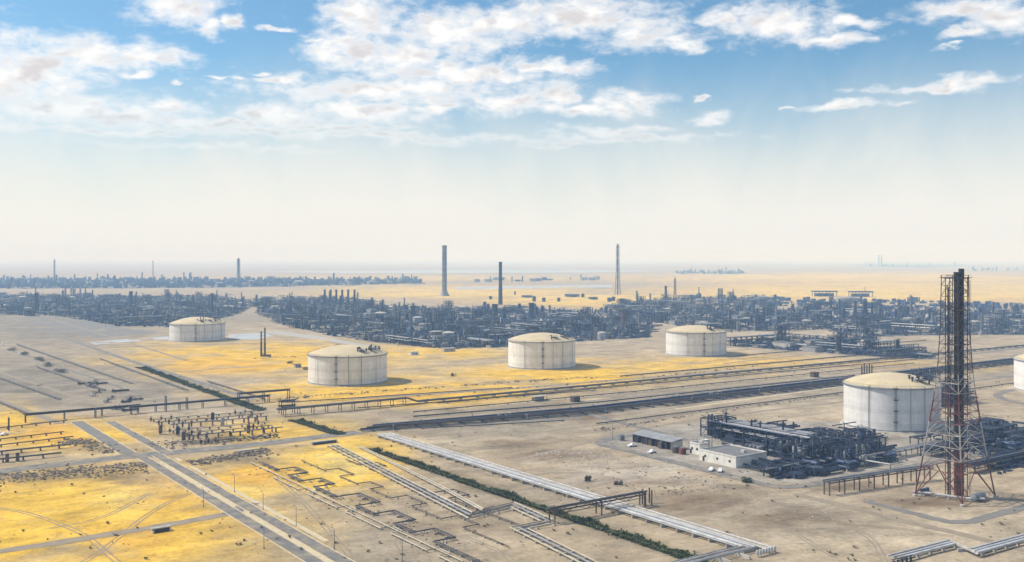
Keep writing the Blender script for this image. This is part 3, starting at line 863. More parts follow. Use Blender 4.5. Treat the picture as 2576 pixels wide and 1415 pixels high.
def along(p0, steps):
    """walk in the street grid: steps of ('a'|'b', metres)"""
    pts = [p0.copy()]
    for ax, d in steps: pts.append(pts[-1] + (DA if ax == 'a' else DB) * d)
    return pts

# the bundle of pale pipes running down the middle of the picture
p0, p1 = G(962, 1098), G(1927, 1396)
Lb = (p1 - p0).length
db = (p1 - p0).normalized(); sb = Vector((db.y, -db.x, 0)) * -1
routes = []
for k in range(7):
    off = (k - 3) * 1.45
    a, b_ = p0 + sb * off, p1 + sb * off
    pts = [a, b_ - db * (1.5 * (6 - k) if k < 4 else 0)]
    if k < 4: pts.append(pts[-1] - DB * 75)
    routes.append((pts, (0.30, 0.40, 0.26, 0.42, 0.34, 0.26, 0.38)[k], ('insulation_dull', 'pipe_white', 'pipe_white', 'insulation', 'pipe_white', 'pipe_sand', 'pipe_white')[k]))
bun = pipe_route('pipe_bundle', 'bundle of seven pale parallel pipes running beside the dark green ditch', 'pipes', routes, 0)
for p, a in walk([p0, p1], 8.0): put('sleeper', sleeper_mesh(9.8, 1.0, 0.4), bun, p - (p0 + sb * -4.35), a)
for p, a in walk([p1 - DB * 4, p1 - DB * 70], 9.0): put('sleeper', sleeper_mesh(9.0, 1.1), bun, p - (p0 + sb * -4.35) + db * -4, a)
for k in range(7):
    e = p1 + sb * ((k - 3) * 1.45) - (p0 + sb * -4.35)
    MB().lathe([(0.2, 0), (0.55, 0.2), (0.55, 1.2), (0.4, 1.8), (0.1, 2.0)], 10, tuple(e + Vector((0, 0, 0.4)))).build('elbow', 'pipe_white', bun, smooth=True)

# twin line with expansion loops on the left
def loops(start, n, straight, length, depth, b0, inset, seed=4):
    rl_ = random.Random(seed)
    st_ = [('a', -6 + inset * 0)]
    for k in range(n):
        s0_, l0_, d0_ = straight * rl_.uniform(.75, 1.3), length * rl_.uniform(.8, 1.15), depth * rl_.uniform(.8, 1.15)
        st_ += [('a', -(s0_ - inset)), ('b', d0_ - 2 * inset), ('a', -l0_), ('b', -(d0_ - 2 * inset)), ('a', -inset)]
    st_ += [('a', -30)]
    return along(start + DB * b0 + DA * -inset, st_)
S1 = G(652, 1168)
routes = [(loops(S1, 5, 17.5, 17, 10.5, 0.0, 0.0), 0.27, 'pipe_dark'), (loops(S1, 5, 17.5, 17, 10.5, 1.3, 1.3), 0.22, 'steel_brown')]
pipe_route('pipeline', 'twin dark pipeline with square expansion loops on sand, left of the ditch', 'pipeline', routes, 7.0, 3.0, 0.8)
pipe_route('pipeline', 'thin straight sand-coloured pipe beside the dark looped pipeline', 'pipeline', [([S1 - DB * 3.0 + DA * 4, S1 - DB * 3.0 - DA * 190], 0.22, 'pipe_sand')], 9.0, 1.0, 0.5)
# the trio that steps sideways once and goes on
def offset_path(pts, d):
    out = []
    for i, p in enumerate(pts):
        n_ = Vector()
        for q, r in ((i - 1, i), (i, i + 1)):
            if 0 <= q and r < len(pts):
                e = (pts[r] - pts[q]).normalized(); n_ += Vector((-e.y, e.x, 0))
        n_.normalize()
        e = (pts[min(i + 1, len(pts) - 1)] - pts[min(i, len(pts) - 2)]).normalized()
        out.append(p + n_ * d / max(.4, abs(n_.dot(Vector((-e.y, e.x, 0))))))
    return out
trio = gp((832, 1122), (1184, 1303), (1290, 1276), (1384, 1319), (1306, 1335), (1500, 1432))
pipe_route('pipeline', 'three pale parallel pipes stepping sideways once beside the pipe bridge', 'pipeline', [(offset_path(trio, (k - 1) * 2.6), (0.28, 0.34, 0.26)[k], ('pipe_sand', 'insulation_dull', 'pipe_sand')[k]) for k in range(3)], 8.0, 6.4, 0.7)
pipe_route('pipeline', 'pale twin pipe running beside the three stepping pipes', 'pipeline', [(offset_path(gp((905, 1128), (1120, 1236), (1215, 1289), (1245, 1280)), (k - .5) * 1.4), 0.28, 'pipe_sand') for k in range(2)], 8.0, 3, 0.7)
for lab, q, r_ in (('thin brown pipe between the long dark pipeline and the corridor', gp((1040, 1040), (1600, 988), (2300, 916)), .35), ('thin pale pipe along the front of the tank field', gp((900, 1030), (1500, 985)), .3), ('thin dark pipe in the bare strip right of the cross road', gp((1060, 1082), (1420, 1062)), .3), ('thin dark pipe right of the large tank', gp((2420, 985), (2640, 955)), .4), ('brown pipe across the sand right of the third tank', gp((1830, 900), (2330, 858)), .45), ('thin dark pipe along the track in front of the middle tank', gp((1100, 1018), (2320, 905)), .4), ('thin dark pipe left of the large tank, beyond the process yard', gp((1500, 1070), (2125, 990)), .35), ('thin dark pipe just beyond the wide pipe corridor', gp((1040, 1052), (1500, 1016), (2150, 948)), .45), ('thin dark pipe below the right of centre tank', gp((1560, 950), (2300, 884)), .5), ('thin dark pipe across the sand in front of the first tank', gp((720, 1016), (1288, 978)), .3)):
    pipe_route('pipeline', lab, 'pipeline', [(q, r_, 'pipe_dark')], 16, 1.4, .6)
pipe_route('pipeline', 'pale pipeline with shallow loops left of the dark looped one', 'pipeline', [(loops(S1 - DB * 6.5 - DA * 34, 4, 24, 9, 5.0, 0, 0, 9), 0.22, 'pipe_sand')], 8.0, 1.0, 0.5)
pipe_route('pipeline', 'brown pipeline with wide loops between the dark looped one and the stepping pipes', 'pipeline', [(loops(S1 + DB * 19 - DA * 6, 4, 22, 15, 7.0, 0, 0, 12), 0.2, 'steel_brown')], 8.0, 1.0, 0.5)
for i_, (q, l_) in enumerate(((gp((40, 868), (330, 968)), 'thin dark pipe across the grey field, nearest the far left track'), (gp((90, 925), (262, 985)), 'thin dark pipe in the middle of the grey field'), (gp((-40, 940), (150, 1008)), 'thin dark pipe at the left edge of the grey field'), (gp((-40, 1000), (70, 1046)), 'short dark pipe at the left edge above the yellow sand'), (gp((250, 905), (470, 985)), 'thin dark pipe along the left side of the upper ditch'), (gp((520, 962), (660, 1006)), 'thin dark pipe along the right side of the upper ditch'))):
    pipe_route('pipeline', l_, 'pipeline', [(q, .38, 'pipe_dark'), (offset_path(q, 1.4), .3, 'steel_brown')], 14, 3, .7)
for i_, (q, l_) in enumerate(((gp((-60, 1118), (160, 1092)), 'upper thin pipe at the left edge below the dark trestle'), (gp((-60, 1133), (185, 1104)), 'middle thin pipe at the left edge below the dark trestle'), (gp((0, 1082), (170, 1063)), 'brown pipe under the dark trestle at the left edge'))):
    pipe_route('pipeline', l_, 'pipeline', [(q, .3, 'steel_brown')], 8, 1.4, 1.0, 'steel_brown')
S3 = G(870, 1160)
pts = along(S3, [('a', -16), ('b', 9), ('a', -9), ('b', -9), ('a', -60), ('b', 10), ('a', -12), ('b', -10), ('a', -60)])
pipe_route('pipeline', 'single brown pipe with two small loops across the yellow sand', 'pipeline', [(pts, 0.26, 'steel_brown')], 8.0, 1.2, 0.6)
pts = along(G(1130, 1180) , [('a', -30), ('b', 6), ('a', -70)])
# thick pipes in the lower right corner
S4 = G(2288, 1409)
dirB = (G(2399, 1380) - S4).normalized()
routes = []
for k in range(3):
    o_ = Vector((-dirB.y, dirB.x, 0)) * (k * 2.0)
    q1 = G(2402, 1379) + o_ + dirB * (1.2 * k); q2 = G(2456, 1402) + o_ + dirB * (1.2 * k)
    routes.append(([S4 + o_ - dirB * 6, q1, q2, q2 + dirB * 60], (0.48, 0.40, 0.36)[k], ('pipe_white', 'insulation', 'pipe_white')[k]))
lr = pipe_route('pipeline', 'three thick white pipes zigzagging in the lower right corner', 'pipeline', routes, 7.0, 5.0, 1.0)
for k in range(5):
    e = S4 + dirB * (k * 2.2 - 4) + Vector((-dirB.y, dirB.x, 0)) * -1.4 - S4
    vm = MB().lathe([(0.35, 0), (0.35, 1.2), (0.6, 1.25), (0.6, 1.5), (0.12, 1.6), (0.12, 2.0), (0.45, 2.05), (0.45, 2.15)], 10, tuple(e)).build('valve', 'steel_dark', lr)

# long dark line on low bents along the tank field
Lp0, Lp1 = G(700, 1050), G(2600, 871)
dL = (Lp1 - Lp0).normalized(); sL = Vector((-dL.y, dL.x, 0))
def raised(o_): return [Lp0 + sL * o_ + Vector((0, 0, 3.0)), Lp0 + sL * o_ + dL * 92 + Vector((0, 0, 3.0)), Lp0 + sL * o_ + dL * 100, Lp1 + sL * o_]
lp = pipe_route('pipeline', 'long dark pipeline on low supports crossing below the three middle tanks', 'pipeline', [(raised(k * 1.5), (0.6, 0.45, 0.5)[k], ('pipe_dark', 'steel_brown', 'pipe_dark')[k]) for k in range(3)], 0, z=1.2)
for p, a in walk([Lp0 + dL * 100, Lp1], 14.0): put('sleeper', sleeper_mesh(5.0, 1.2), lp, p - Lp0 + sL * 1.5, a)
for p, a in walk([Lp0, Lp0 + dL * 96], 9.5):
    q = p - Lp0 + sL * 1.5
    MB().bar(q + sL * -2, q + sL * -2 + Vector((0, 0, 4.2)), 0.4).bar(q + sL * 2, q + sL * 2 + Vector((0, 0, 4.2)), 0.4).bar(q + sL * -2.4 + Vector((0, 0, 4.1)), q + sL * 2.4 + Vector((0, 0, 4.1)), 0.4).build('trestle_bent', 'steel_brown', lp)

# the wide dark pipe corridor
c0, c1 = G(872, 1091), G(2680, 896)
mid_ = [G(905, 1085), G(1480, 1037), G(2130, 962), G(2680, 896)]
bedv = []
def widths(i): return (12, 25, 28, 30)[i]
pc = thing('pipe_corridor', 'wide dark corridor of parallel pipes crossing the plain in front of the tank field', 'pipe corridor', (0, 0, 0))
bm_ = MB(); vs = []
for i, p in enumerate(mid_):
    d = (mid_[min(i + 1, 3)] - mid_[max(i - 1, 0)]).normalized(); s_ = Vector((-d.y, d.x, 0))
    vs += [tuple(p - s_ * widths(i) / 2 + Vector((0, 0, .06))), tuple(p + s_ * widths(i) / 2 + Vector((0, 0, .06)))]
struct(bm_.add(vs, [(2 * i, 2 * i + 1, 2 * i + 3, 2 * i + 2)[::-1] for i in range(3)]).build('gravel_bed', 'asphalt_dark'))
rr = random.Random(3)
for k in range(12):
    f = (k - 5.5) / 5.5
    pts = []
    for i, p in enumerate(mid_):
        d = (mid_[min(i + 1, 3)] - mid_[max(i - 1, 0)]).normalized(); s_ = Vector((-d.y, d.x, 0))
        pts.append(p + s_ * f * (widths(i) / 2 - 1.5))
    pts[0] = pts[0].lerp(pts[1], rr.uniform(0.0, 0.12) if abs(f) < .6 else rr.uniform(0.1, 0.5))
    zz = rr.choice((0.9, 1.5, 2.3))
    MB().tube([p + Vector((0, 0, zz)) for p in pts], rr.uniform(0.28, 0.62), 7).build('pipe', rr.choice(('pipe_dark', 'pipe_dark', 'steel_dark', 'steel_blue', 'steel_brown', 'insulation_dull')), pc, smooth=True)
for i in range(3):
    L = (mid_[i + 1] - mid_[i]).length; d = (mid_[i + 1] - mid_[i]) / L
    for k in range(int(L / 13)):
        t_ = (k + 0.5) / int(L / 13); w = widths(i) * (1 - t_) + widths(i + 1) * t_
        put('sleeper', sleeper_mesh(round(w - 2), 0.7, 0.8, 'steel_dark'), pc, mid_[i].lerp(mid_[i + 1], t_), math.atan2(d.y, d.x))
for k in range(70):
    t_ = rr.random(); i = rr.choice((0, 1, 1, 2)); f = rr.uniform(-.48, .48)
    p = mid_[i].lerp(mid_[i + 1], t_); d = (mid_[i + 1] - mid_[i]).normalized(); s_ = Vector((-d.y, d.x, 0))
    p = p + s_ * f * (widths(i) * (1 - t_) + widths(i + 1) * t_)
    if k % 3 == 0: MB().tube([p + s_ * -1.2, p + s_ * -1.2 + Vector((0, 0, 3.2)), p + s_ * 1.2 + Vector((0, 0, 3.2)), p + s_ * 1.2], 0.16, 6).build('hoop', 'insulation', pc)
    else: MB().lathe([(0.35, 0), (0.35, 2.2), (0.6, 2.3), (0.6, 2.6), (0.1, 2.7), (0.1, 3.2), (0.5, 3.25), (0.5, 3.35)], 8, tuple(p)).build('valve', rr.choice(('steel_dark', 'insulation_dull')), pc)

# ------------------------------------------------------------------ raised pipe racks
def bent_mesh(w, h, th=0.42, m='steel_brown', tiers=(1.0,)):
    mb = MB()
    for s_ in (-1, 1): mb.bar((0, s_ * w / 2, -0.4), (0, s_ * w / 2, h), th)
    for f in tiers: mb.bar((0, -w / 2 - 0.5, h * f), (0, w / 2 + 0.5, h * f), th, th)
    return mb.mesh('bent', m)
def pipe_rack(label, p, ang, L, w, h, nb, npipes, name='pipe_rack', m='steel_brown', tiers=(1.0,), mats=('pipe_dark', 'steel_brown', 'insulation_dull'), group=None, truss=False, seed=0):
    rnd = random.Random(seed)
    o = thing(name, label, 'pipe rack', p, ang, group)
    bm__ = bent_mesh(w, h, 0.42, m, tiers)
    for k in range(nb): put('bent', bm__, o, (L * k / (nb - 1), 0, 0))
    for f in tiers:
        for s_ in (-1, 1): MB().bar((-0.3, s_ * w / 2, h * f - 0.35), (L + 0.3, s_ * w / 2, h * f - 0.35), 0.3, 0.5).build('stringer', m, o)
        for k in range(npipes):
            r = rnd.uniform(0.16, 0.40) * min(1, w / npipes / 0.9)
            y = -w / 2 + w * (k + 0.5) / npipes
            MB().tube([(-1.5, y, h * f + 0.22 + r), (L + 1.5, y, h * f + 0.22 + r)], r, 7).build('pipe', rnd.choice(mats), o, smooth=True)
    if truss:
        nn = max(4, int(L / 5))
        for s_ in (-1, 1):
            for k in range(nn):
                x0, x1 = L * k / nn, L * (k + 1) / nn
                MB().bar((x0, s_ * w / 2, h - 1.6 if k % 2 else h), (x1, s_ * w / 2, h if k % 2 else h - 1.6), 0.16).build('truss_bar', m, o)
            MB().bar((0, s_ * w / 2, h - 1.6), (L, s_ * w / 2, h - 1.6), 0.22).build('bottom_chord', m, o)
    return o
br = pipe_rack('brown pipe bridge spanning the green ditch and the bundle of pale pipes', G(1389, 1316), ANG, 46, 3.4, 5.2, 3, 4, 'pipe_bridge', truss=True, seed=4)
for k in range(4): MB().bar((46 - 0.4 + k * 1.9, -1.7 + (k % 2) * 3.4, -0.3), (46 - 0.4 + k * 1.9, -1.7 + (k % 2) * 3.4, 6.2), 0.45).build('post', 'steel_brown', br)
pipe_rack('low pipe trestle with thin posts running up to the foot of the flare tower', G(2080, 1246), ANG - 0.12, 62, 3.0, 5.6, 8, 3, 'pipe_trestle', m='steel_brown', mats=('insulation_dull', 'pipe_white', 'steel_grey'), seed=5)
pipe_rack('dark pipe trestle on posts across the grey ground at the left edge', G(64, 1064), ANG, 66, 3.0, 5.0, 4, 3, 'pipe_trestle', 'steel_dark', seed=6)
pipe_rack('dark pipe trestle left of the upper green ditch, above the road junction', G(330, 1042), ANG, 92, 3.0, 4.6, 7, 4, 'pipe_trestle', 'steel_dark', seed=7)
pipe_rack('tall goalpost frame carrying pipes over the upper green ditch', G(600, 1018), ANG, 36, 3.4, 7.5, 3, 3, 'pipe_bridge', 'steel_brown', seed=8)
pipe_rack('short double-post pipe frame beside the long dark pipeline', G(705, 1042), ANG, 9, 4.0, 8.0, 2, 2, 'pipe_rack', 'steel_dark', (0.6, 1.0), seed=9)
for i, (x, y, h) in enumerate(((417, 1036, 10), (470, 1030, 7.5), (22, 1084, 7.5), (240, 1052, 6))):
    o = thing('gantry_frame', ['tall thin gantry frame left of the upper green ditch', 'smaller gantry frame next to the tall one by the upper green ditch', 'gantry frame standing at the left edge above the yellow sand', 'low gantry frame among the dark pipework above the junction'][i], 'gantry', G(x, y), ANG)
    for s_ in (-1.6, 1.6): MB().bar((0, s_, -0.3), (0, s_, h), 0.45).build('post', 'steel_dark', o)
    MB().bar((0, -2.2, h), (0, 2.2, h), 0.45).build('crossbar', 'steel_dark', o); MB().bar((0, -1.6, h * 0.6), (0, 1.6, h * 0.6), 0.3).build('crossbar', 'steel_dark', o)

# the pipe field between the junction and the ditch
rr = random.Random(8)
rows = [(372,1062,68,0.30),(392,1072,66,0.22),(430,1080,58,0.34),(420,1091,60,0.24),(455,1100,52,0.28),(470,1110,54,0.36),(500,1119,44,0.24)]
for i, (x, y, L, r) in enumerate(rows):
    z = 1.0 + 0.7 * (i % 3)
    p = G(x, y)
    o = pipe_route('pipe_run', f'{ordinal(i, 7)}pipe run counting from the back in the pipe field above the junction'.replace('leftmost', 'rearmost').replace('rightmost', 'frontmost'), 'pipe', [([p, p + DB * L * 0.45, p + DB * L * 0.45 + DA * -2.5, p + DB * L - DA * 2.5], r, rr.choice(('steel_brown', 'pipe_sand', 'pipe_dark', 'insulation_dull')))], 7.0, 1.6, z, 'steel_brown')
    for k in range(5):
        q = DB * (L * (0.06 + 0.2 * k) * 0.45 if k < 3 else L * 0.5 + L * 0.12 * k * 0.8) + (DA * -2.5 if k >= 3 else Vector())
        MB().lathe([(0.5, 0.4), (0.5, z + 0.9), (0.8, z + 0.95), (0.8, z + 1.3), (0.12, z + 1.4), (0.12, z + 2.0), (0.6, z + 2.05), (0.6, z + 2.2)], 9, tuple(q)).build('valve', rr.choice(('steel_dark', 'rust', 'insulation_dull')), o)
for i, (x, y) in enumerate(((404, 1093), (447, 1096), (462, 1110), (560, 1073), (625, 1092), (535, 1060))):
    o = thing('separator_vessel', f'{ordinal(i, 6) if i < 3 else ["fourth ","fifth ","sixth "][i-3]}upright brown vessel in the pipe field above the junction'.replace('leftmost', 'first').strip(), 'vessel', G(x, y), ANG, 'upright vessels in the pipe field')
    MB().lathe([(0.2, 0.4), (0.9, 0.6), (1.1, 1.1), (1.1, 4.6), (0.9, 5.2), (0.2, 5.5)], 12).build('shell', rr.choice(('steel_brown', 'insulation_dull', 'steel_dark')), o, smooth=True)
    for k in range(3): MB().bar((0.9 * math.cos(k * 2.1), 0.9 * math.sin(k * 2.1), -0.3), (0.9 * math.cos(k * 2.1), 0.9 * math.sin(k * 2.1), 1.4), 0.2).build('leg', 'steel_dark', o)
    MB().tube([(1.0, 0, 4), (2.4, 0, 4), (2.4, 0, 0.2)], 0.16, 6).build('drain_pipe', 'steel_dark', o)
for i, (p, L, lab) in enumerate(((G(-70, 1152), 46, 'dark twin pipe leaving the left edge above the cross road'), (G(-70, 1172), 40, 'lower dark twin pipe at the left edge beside the cross road'))):
    o = pipe_route('pipeline', lab, 'pipeline', [([p + DA * k * 1.1, p + DA * k * 1.1 + DB * L], 0.33, 'pipe_dark') for k in range(2)], 9, 2.4, 1.4, 'steel_dark')
o = thing('portal_posts', 'two thick brown posts under the pipe at the left edge', 'posts', G(18, 1163), ANG)
for k in (0, 4.6): MB().box((k, 0, 1.9), (1.5, 1.5, 4.4)).build('post', 'steel_brown', o)

# dark pipework yard above the junction
for i in range(16):
    t_ = i / 15
    x, y = 214 + 95 * t_ + rr.uniform(-25, 55), 962 + 72 * t_ + rr.uniform(-6, 8)
    o = thing('pipe_manifold', f'{(ORD[i] + " ") if i else "rearmost "}dark pipe manifold of the heap between the trestle and the grey field', 'manifold', G(x, y), ANG + rr.choice((0, math.pi / 2)), 'dark pipe manifolds above the junction')
    L = rr.uniform(6, 14)
    for k in range(3): MB().tube([(0, k * 1.1, 0.6 + 0.5 * (k % 2)), (L, k * 1.1, 0.6 + 0.5 * (k % 2))], rr.uniform(0.2, 0.4), 6).build('pipe', rr.choice(('pipe_dark', 'steel_dark', 'steel_blue', 'insulation_dull')), o)
    for k in range(3): MB().bar((L * (0.15 + 0.3 * k), -0.4, -0.3), (L * (0.15 + 0.3 * k), -0.4, rr.uniform(1.5, 3)), 0.35).build('post', 'steel_dark', o)
    MB().tube([(0.5, 1.1, 0.6), (0.5, 1.1, 2.2), (0.5, -1.5, 2.2), (0.5, -1.5, 0)], 0.25, 6).build('hoop', 'steel_dark', o)

# ------------------------------------------------------------------ reeds in the ditch
def blades(paths, n, hw, h0, h1, w=0.9):
    mb = MB()
    for pts in paths:
        L = (pts[1] - pts[0]).length
        d = (pts[1] - pts[0]) / L; s_ = Vector((d.y, -d.x, 0))
        for k in range(int(n * L)):
            sd_ = random.uniform(0, L)
            dens = float(fbm(np.array(sd_ / 7.0 + hw * 31), np.array(L / 50), 3))
            if random.random() > (dens - .22) * 3.2: continue
            p = pts[0] + d * sd_ + s_ * random.gauss((dens - .5) * .8, hw * (.6 + dens * .8))
            gz = ground_z(p.x, p.y)
            a = random.uniform(0, 6.28); hh = random.uniform(h0, h1) * (.5 + dens)
            for j in range(3):
                aa = a + j * 2.1
                u = Vector((math.cos(aa), math.sin(aa), 0))
                tip = p + u * random.uniform(.1, 1.0) + Vector((0, 0, gz + hh))
                b0 = p + Vector((-u.y, u.x, 0)) * w * .5 + Vector((0, 0, gz - .1)); b1 = p - Vector((-u.y, u.x, 0)) * w * .5 + Vector((0, 0, gz - .1))
                mb.add([tuple(b0), tuple(b1), tuple(tip + Vector((-u.y, u.x, 0)) * -.25), tuple(tip + Vector((-u.y, u.x, 0)) * .25)], [(0, 1, 2, 3)])
    return mb
stuff(blades([DITCH[2]], 110, 1.1, 0.3, 0.95, .5).build('reeds', 'reed'), 'dark green reeds filling the long ditch beside the pale pipes', 'reeds')
stuff(blades([DITCH[0], DITCH[1]], 70, 1.5, 0.3, 0.9, .55).build('reeds', 'reed'), 'green reeds in the upper ditch left of the yellow tank field', 'reeds')

# ------------------------------------------------------------------ rubble
ICO = bmesh.new(); bmesh.ops.create_icosphere(ICO, subdivisions=1, radius=1.0)
ICO.verts.ensure_lookup_table()
IV = [tuple(v.co) for v in ICO.verts]; IF = [tuple(v.index for v in f.verts) for f in ICO.faces]
def rubble(spots, m, label, smin=0.25, smax=0.9):
    mb = MB()
    for (pts, hw, n) in spots:
        seg = list(zip(pts[:-1], pts[1:]))
        for _ in range(n):
            p, q = random.choice(seg)
            c_ = p.lerp(q, random.random())
            d = (q - p).normalized(); c_ = c_ + Vector((d.y, -d.x, 0)) * random.gauss(0, hw * .55)
            s_ = smin + (smax - smin) * random.random() ** 2.5
            gz = ground_z(c_.x, c_.y)
            sc = [s_ * random.uniform(.7, 1.4), s_ * random.uniform(.7, 1.4), s_ * random.uniform(.5, .9)]
            a = random.uniform(0, 6.28); ca, sa = math.cos(a), math.sin(a)
            vs = []
            for (x, y, z) in IV:
                k = random.uniform(.75, 1.15)
                X, Y = x * sc[0] * k, y * sc[1] * k
                vs.append((c_.x + X * ca - Y * sa, c_.y + X * sa + Y * ca, gz + z * sc[2] * k + sc[2] * .12))
            mb.add(vs, IF)
    return stuff(mb.build('rubble', m), label, 'rubble')
rubble([(gp((-60,1208),(0,1203),(200,1190),(370,1176)), 13, 1900)], 'rock_dark', 'dark rubble strip along the near side of the cross road', .15, .95)
rubble([(gp((480,1168),(600,1148),(680,1138)), 6, 420), (gp((380,1125),(560,1108),(700,1098)), 10, 420)], 'rock_dark', 'dark rubble right of the road junction', .3, 1.2)
rubble([(gp((150,1112),(220,1112),(280,1140)), 8, 330)], 'rock_dark', 'dark rubble left of the road junction', .3, 1.2)
rubble([(gp((1380,1135),(1460,1150),(1600,1180),(1760,1225)), 28, 1000), (gp((1830,1270),(1950,1290),(2060,1330)), 22, 120)], 'rock_pale', 'pale rubble scattered over the rough ground left of the plant road', .10, .42)
rubble([(gp((1400,1140),(1600,1185),(1760,1230)), 24, 160), (gp((1560,1232),(1700,1246),(1850,1232)), 7, 120), (gp((880,1250),(1100,1340)), 22, 80), (gp((640,1180),(1200,1392)), 9, 160),(gp((100,1250),(300,1300),(480,1230)), 22, 36)], 'rock_dark', 'dark stones strewn over the sand in the foreground', .12, .6)
rubble([(gp((640,1012),(880,992),(1200,970),(1540,947)), 3, 220), (gp((1000,1003),(1500,962),(1900,925)), 2.5, 160), (gp((640,905),(740,898)), 8, 60), (gp((1500,1085),(1740,1045),(2130,990)), 3, 160)], 'rock_dark', 'dark stones along the low banks of the tank field', .3, 1.3)

# ------------------------------------------------------------------ lamp posts
def lamp_post():
    o = thing('lamp_post', 'x', 'lamp post', (0, 0, 0), 0, 'thin lamp posts beside the roads')
    MB().lathe([(0.28, -0.3), (0.28, 0.4), (0.13, 0.5), (0.09, 7.0)], 8).build('mast', 'steel_grey', o)
    MB().tube([(0, 0, 6.9), (0.5, 0, 7.2), (1.6, 0, 7.3)], 0.06, 6).build('arm', 'steel_grey', o)
    MB().box((1.8, 0, 7.25), (0.8, 0.35, 0.18)).build('lamp_head', 'steel_dark', o)
    return o
lp_ = lamp_post()
LP = [(512,1276,'left of the dual road, beside the sand track'),(590,1238,'right of the dual road, nearest the junction'),(662,1284,'right of the dual road, second from the junction'),(745,1323,'right of the dual road, third from the junction'),(841,1384,'right of the dual road, fourth from the junction'),(664,1381,'left of the dual road near the bottom edge'),(1012,1413,'at the bottom edge left of the looped pipeline'),(1541,1106,'at the corner of the plant road')]
for i, (x, y, l) in enumerate(LP):
    o = lp_ if i == 0 else copy_tree(lp_)
    o.location = G(x, y); o['label'] = 'thin grey lamp post ' + l
    o.rotation_euler = (0, 0, ANG + math.pi / 2)
    if i == 7: o.scale = (1, 1, 1.5)

# ------------------------------------------------------------------ culverts under the cross road
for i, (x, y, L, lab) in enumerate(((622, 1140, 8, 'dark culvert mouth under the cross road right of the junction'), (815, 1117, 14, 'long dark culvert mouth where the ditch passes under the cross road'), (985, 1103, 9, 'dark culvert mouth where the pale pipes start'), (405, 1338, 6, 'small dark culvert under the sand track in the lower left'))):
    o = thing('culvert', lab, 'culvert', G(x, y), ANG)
    MB().box((0, -0.6, 0.35), (L - .6, 1.0, 1.9)).build('painted_dark_mouth', 'steel_black', o)  # solid black box; the darkness inside the culvert is put into its colour
    MB().box((0, 0.3, 1.5), (L + 1, 2.2, 0.4)).build('lintel', 'concrete', o)
    for s_ in (-1, 1): MB().box((s_ * L / 2, -0.3, 0.3), (0.6, 2.2, 1.5)).build('wing_wall', 'concrete', o)

# ------------------------------------------------------------------ small huts, posts and vehicles of the tank field
def hut(label, p, L, W, H_, wall, roof, ang=ANG, open_=False):
    o = thing('hut', label, 'hut', p, ang)
    if open_:
        for sx in (-L / 2 + .3, 0, L / 2 - .3):
            for sy in (-W / 2 + .3, W / 2 - .3): MB().box((sx, sy, H_ / 2 - .2), (0.35, 0.35, H_ + .2)).build('post', wall, o)
        MB().box((0, W / 2 - .2, H_ * .4), (L, .2, H_ * .8)).build('wall', wall, o)
    else:
        MB().box((0, 0, H_ / 2 - .2), (L, W, H_ + .2)).build('wall', wall, o)
        MB().box((L * .2, -W / 2 - .03, 1.0), (1.1, .1, 2.1)).build('door', 'steel_dark', o)
        MB().box((-L * .2, -W / 2 - .03, H_ * .6), (1.4, .1, 0.9)).build('window', 'glass_dark', o)
    MB().box((0, 0, H_ + .15), (L + .8, W + .8, .3)).build('roof', roof, o)
    return o
hut('pale open shelter beside the track in front of the middle tank', G(1357, 1009), 11, 4, 3.2, 'concrete', 'concrete', open_=True)
hut('dark brown hut beside the track in front of the middle tank', G(1447, 1011), 5.5, 4, 3.6, 'steel_brown', 'steel_brown')
hut('reddish brown hut left of the large tank beside the upper track', G(2049, 949), 6.5, 4, 4.0, 'steel_brown', 'rust')
hut('small pale hut on the sand left of the first tank', G(748, 925), 6, 4, 3, 'concrete', 'roof_grey')
hut('low pale valve house right of the first tank', G(1040, 893), 9, 5, 3, 'concrete_white', 'concrete')
hut('pinkish valve house on the bank right of the first tank', G(1128, 885), 14, 5, 3.6, 'concrete', 'concrete')
o = thing('standpipe_row', 'row of five dark standpipes on the bank left of the large tank', 'standpipes', G(2168, 949), 0.25)
for k in range(5): MB().lathe([(0.7, -.3), (0.7, 1), (0.55, 1.1), (0.55, 9.5 + (k % 2) * 1.6), (0.2, 10.2 + (k % 2) * 1.6)], 10, (k * 2.4, 0, 0)).build('standpipe', 'steel_brown', o)
MB().tube([(0, -0.9, 3), (9.6, -0.9, 3)], .3, 6).build('header', 'steel_dark', o)
o = thing('twin_mast', 'twin brown vent masts standing on the sand left of the first tank', 'mast', G(661, 897))
for k in (-1.6, 2.2):
    st_ = MB().lathe([(1.1, -.3), (1.0, 14), (0.8, 14.2), (0.8, 27 + k)], 12, (k, 0, 0)).build('stack', 'steel_brown', o, smooth=True)
for k in range(7): MB().box((0.3, 0, 3 + 3.6 * k), (4.4, 1.2, .3)).build('tie', 'steel_brown', o)
MB().box((4, -1, 1), (9, 3, 2)).build('skid', 'steel_brown', o)
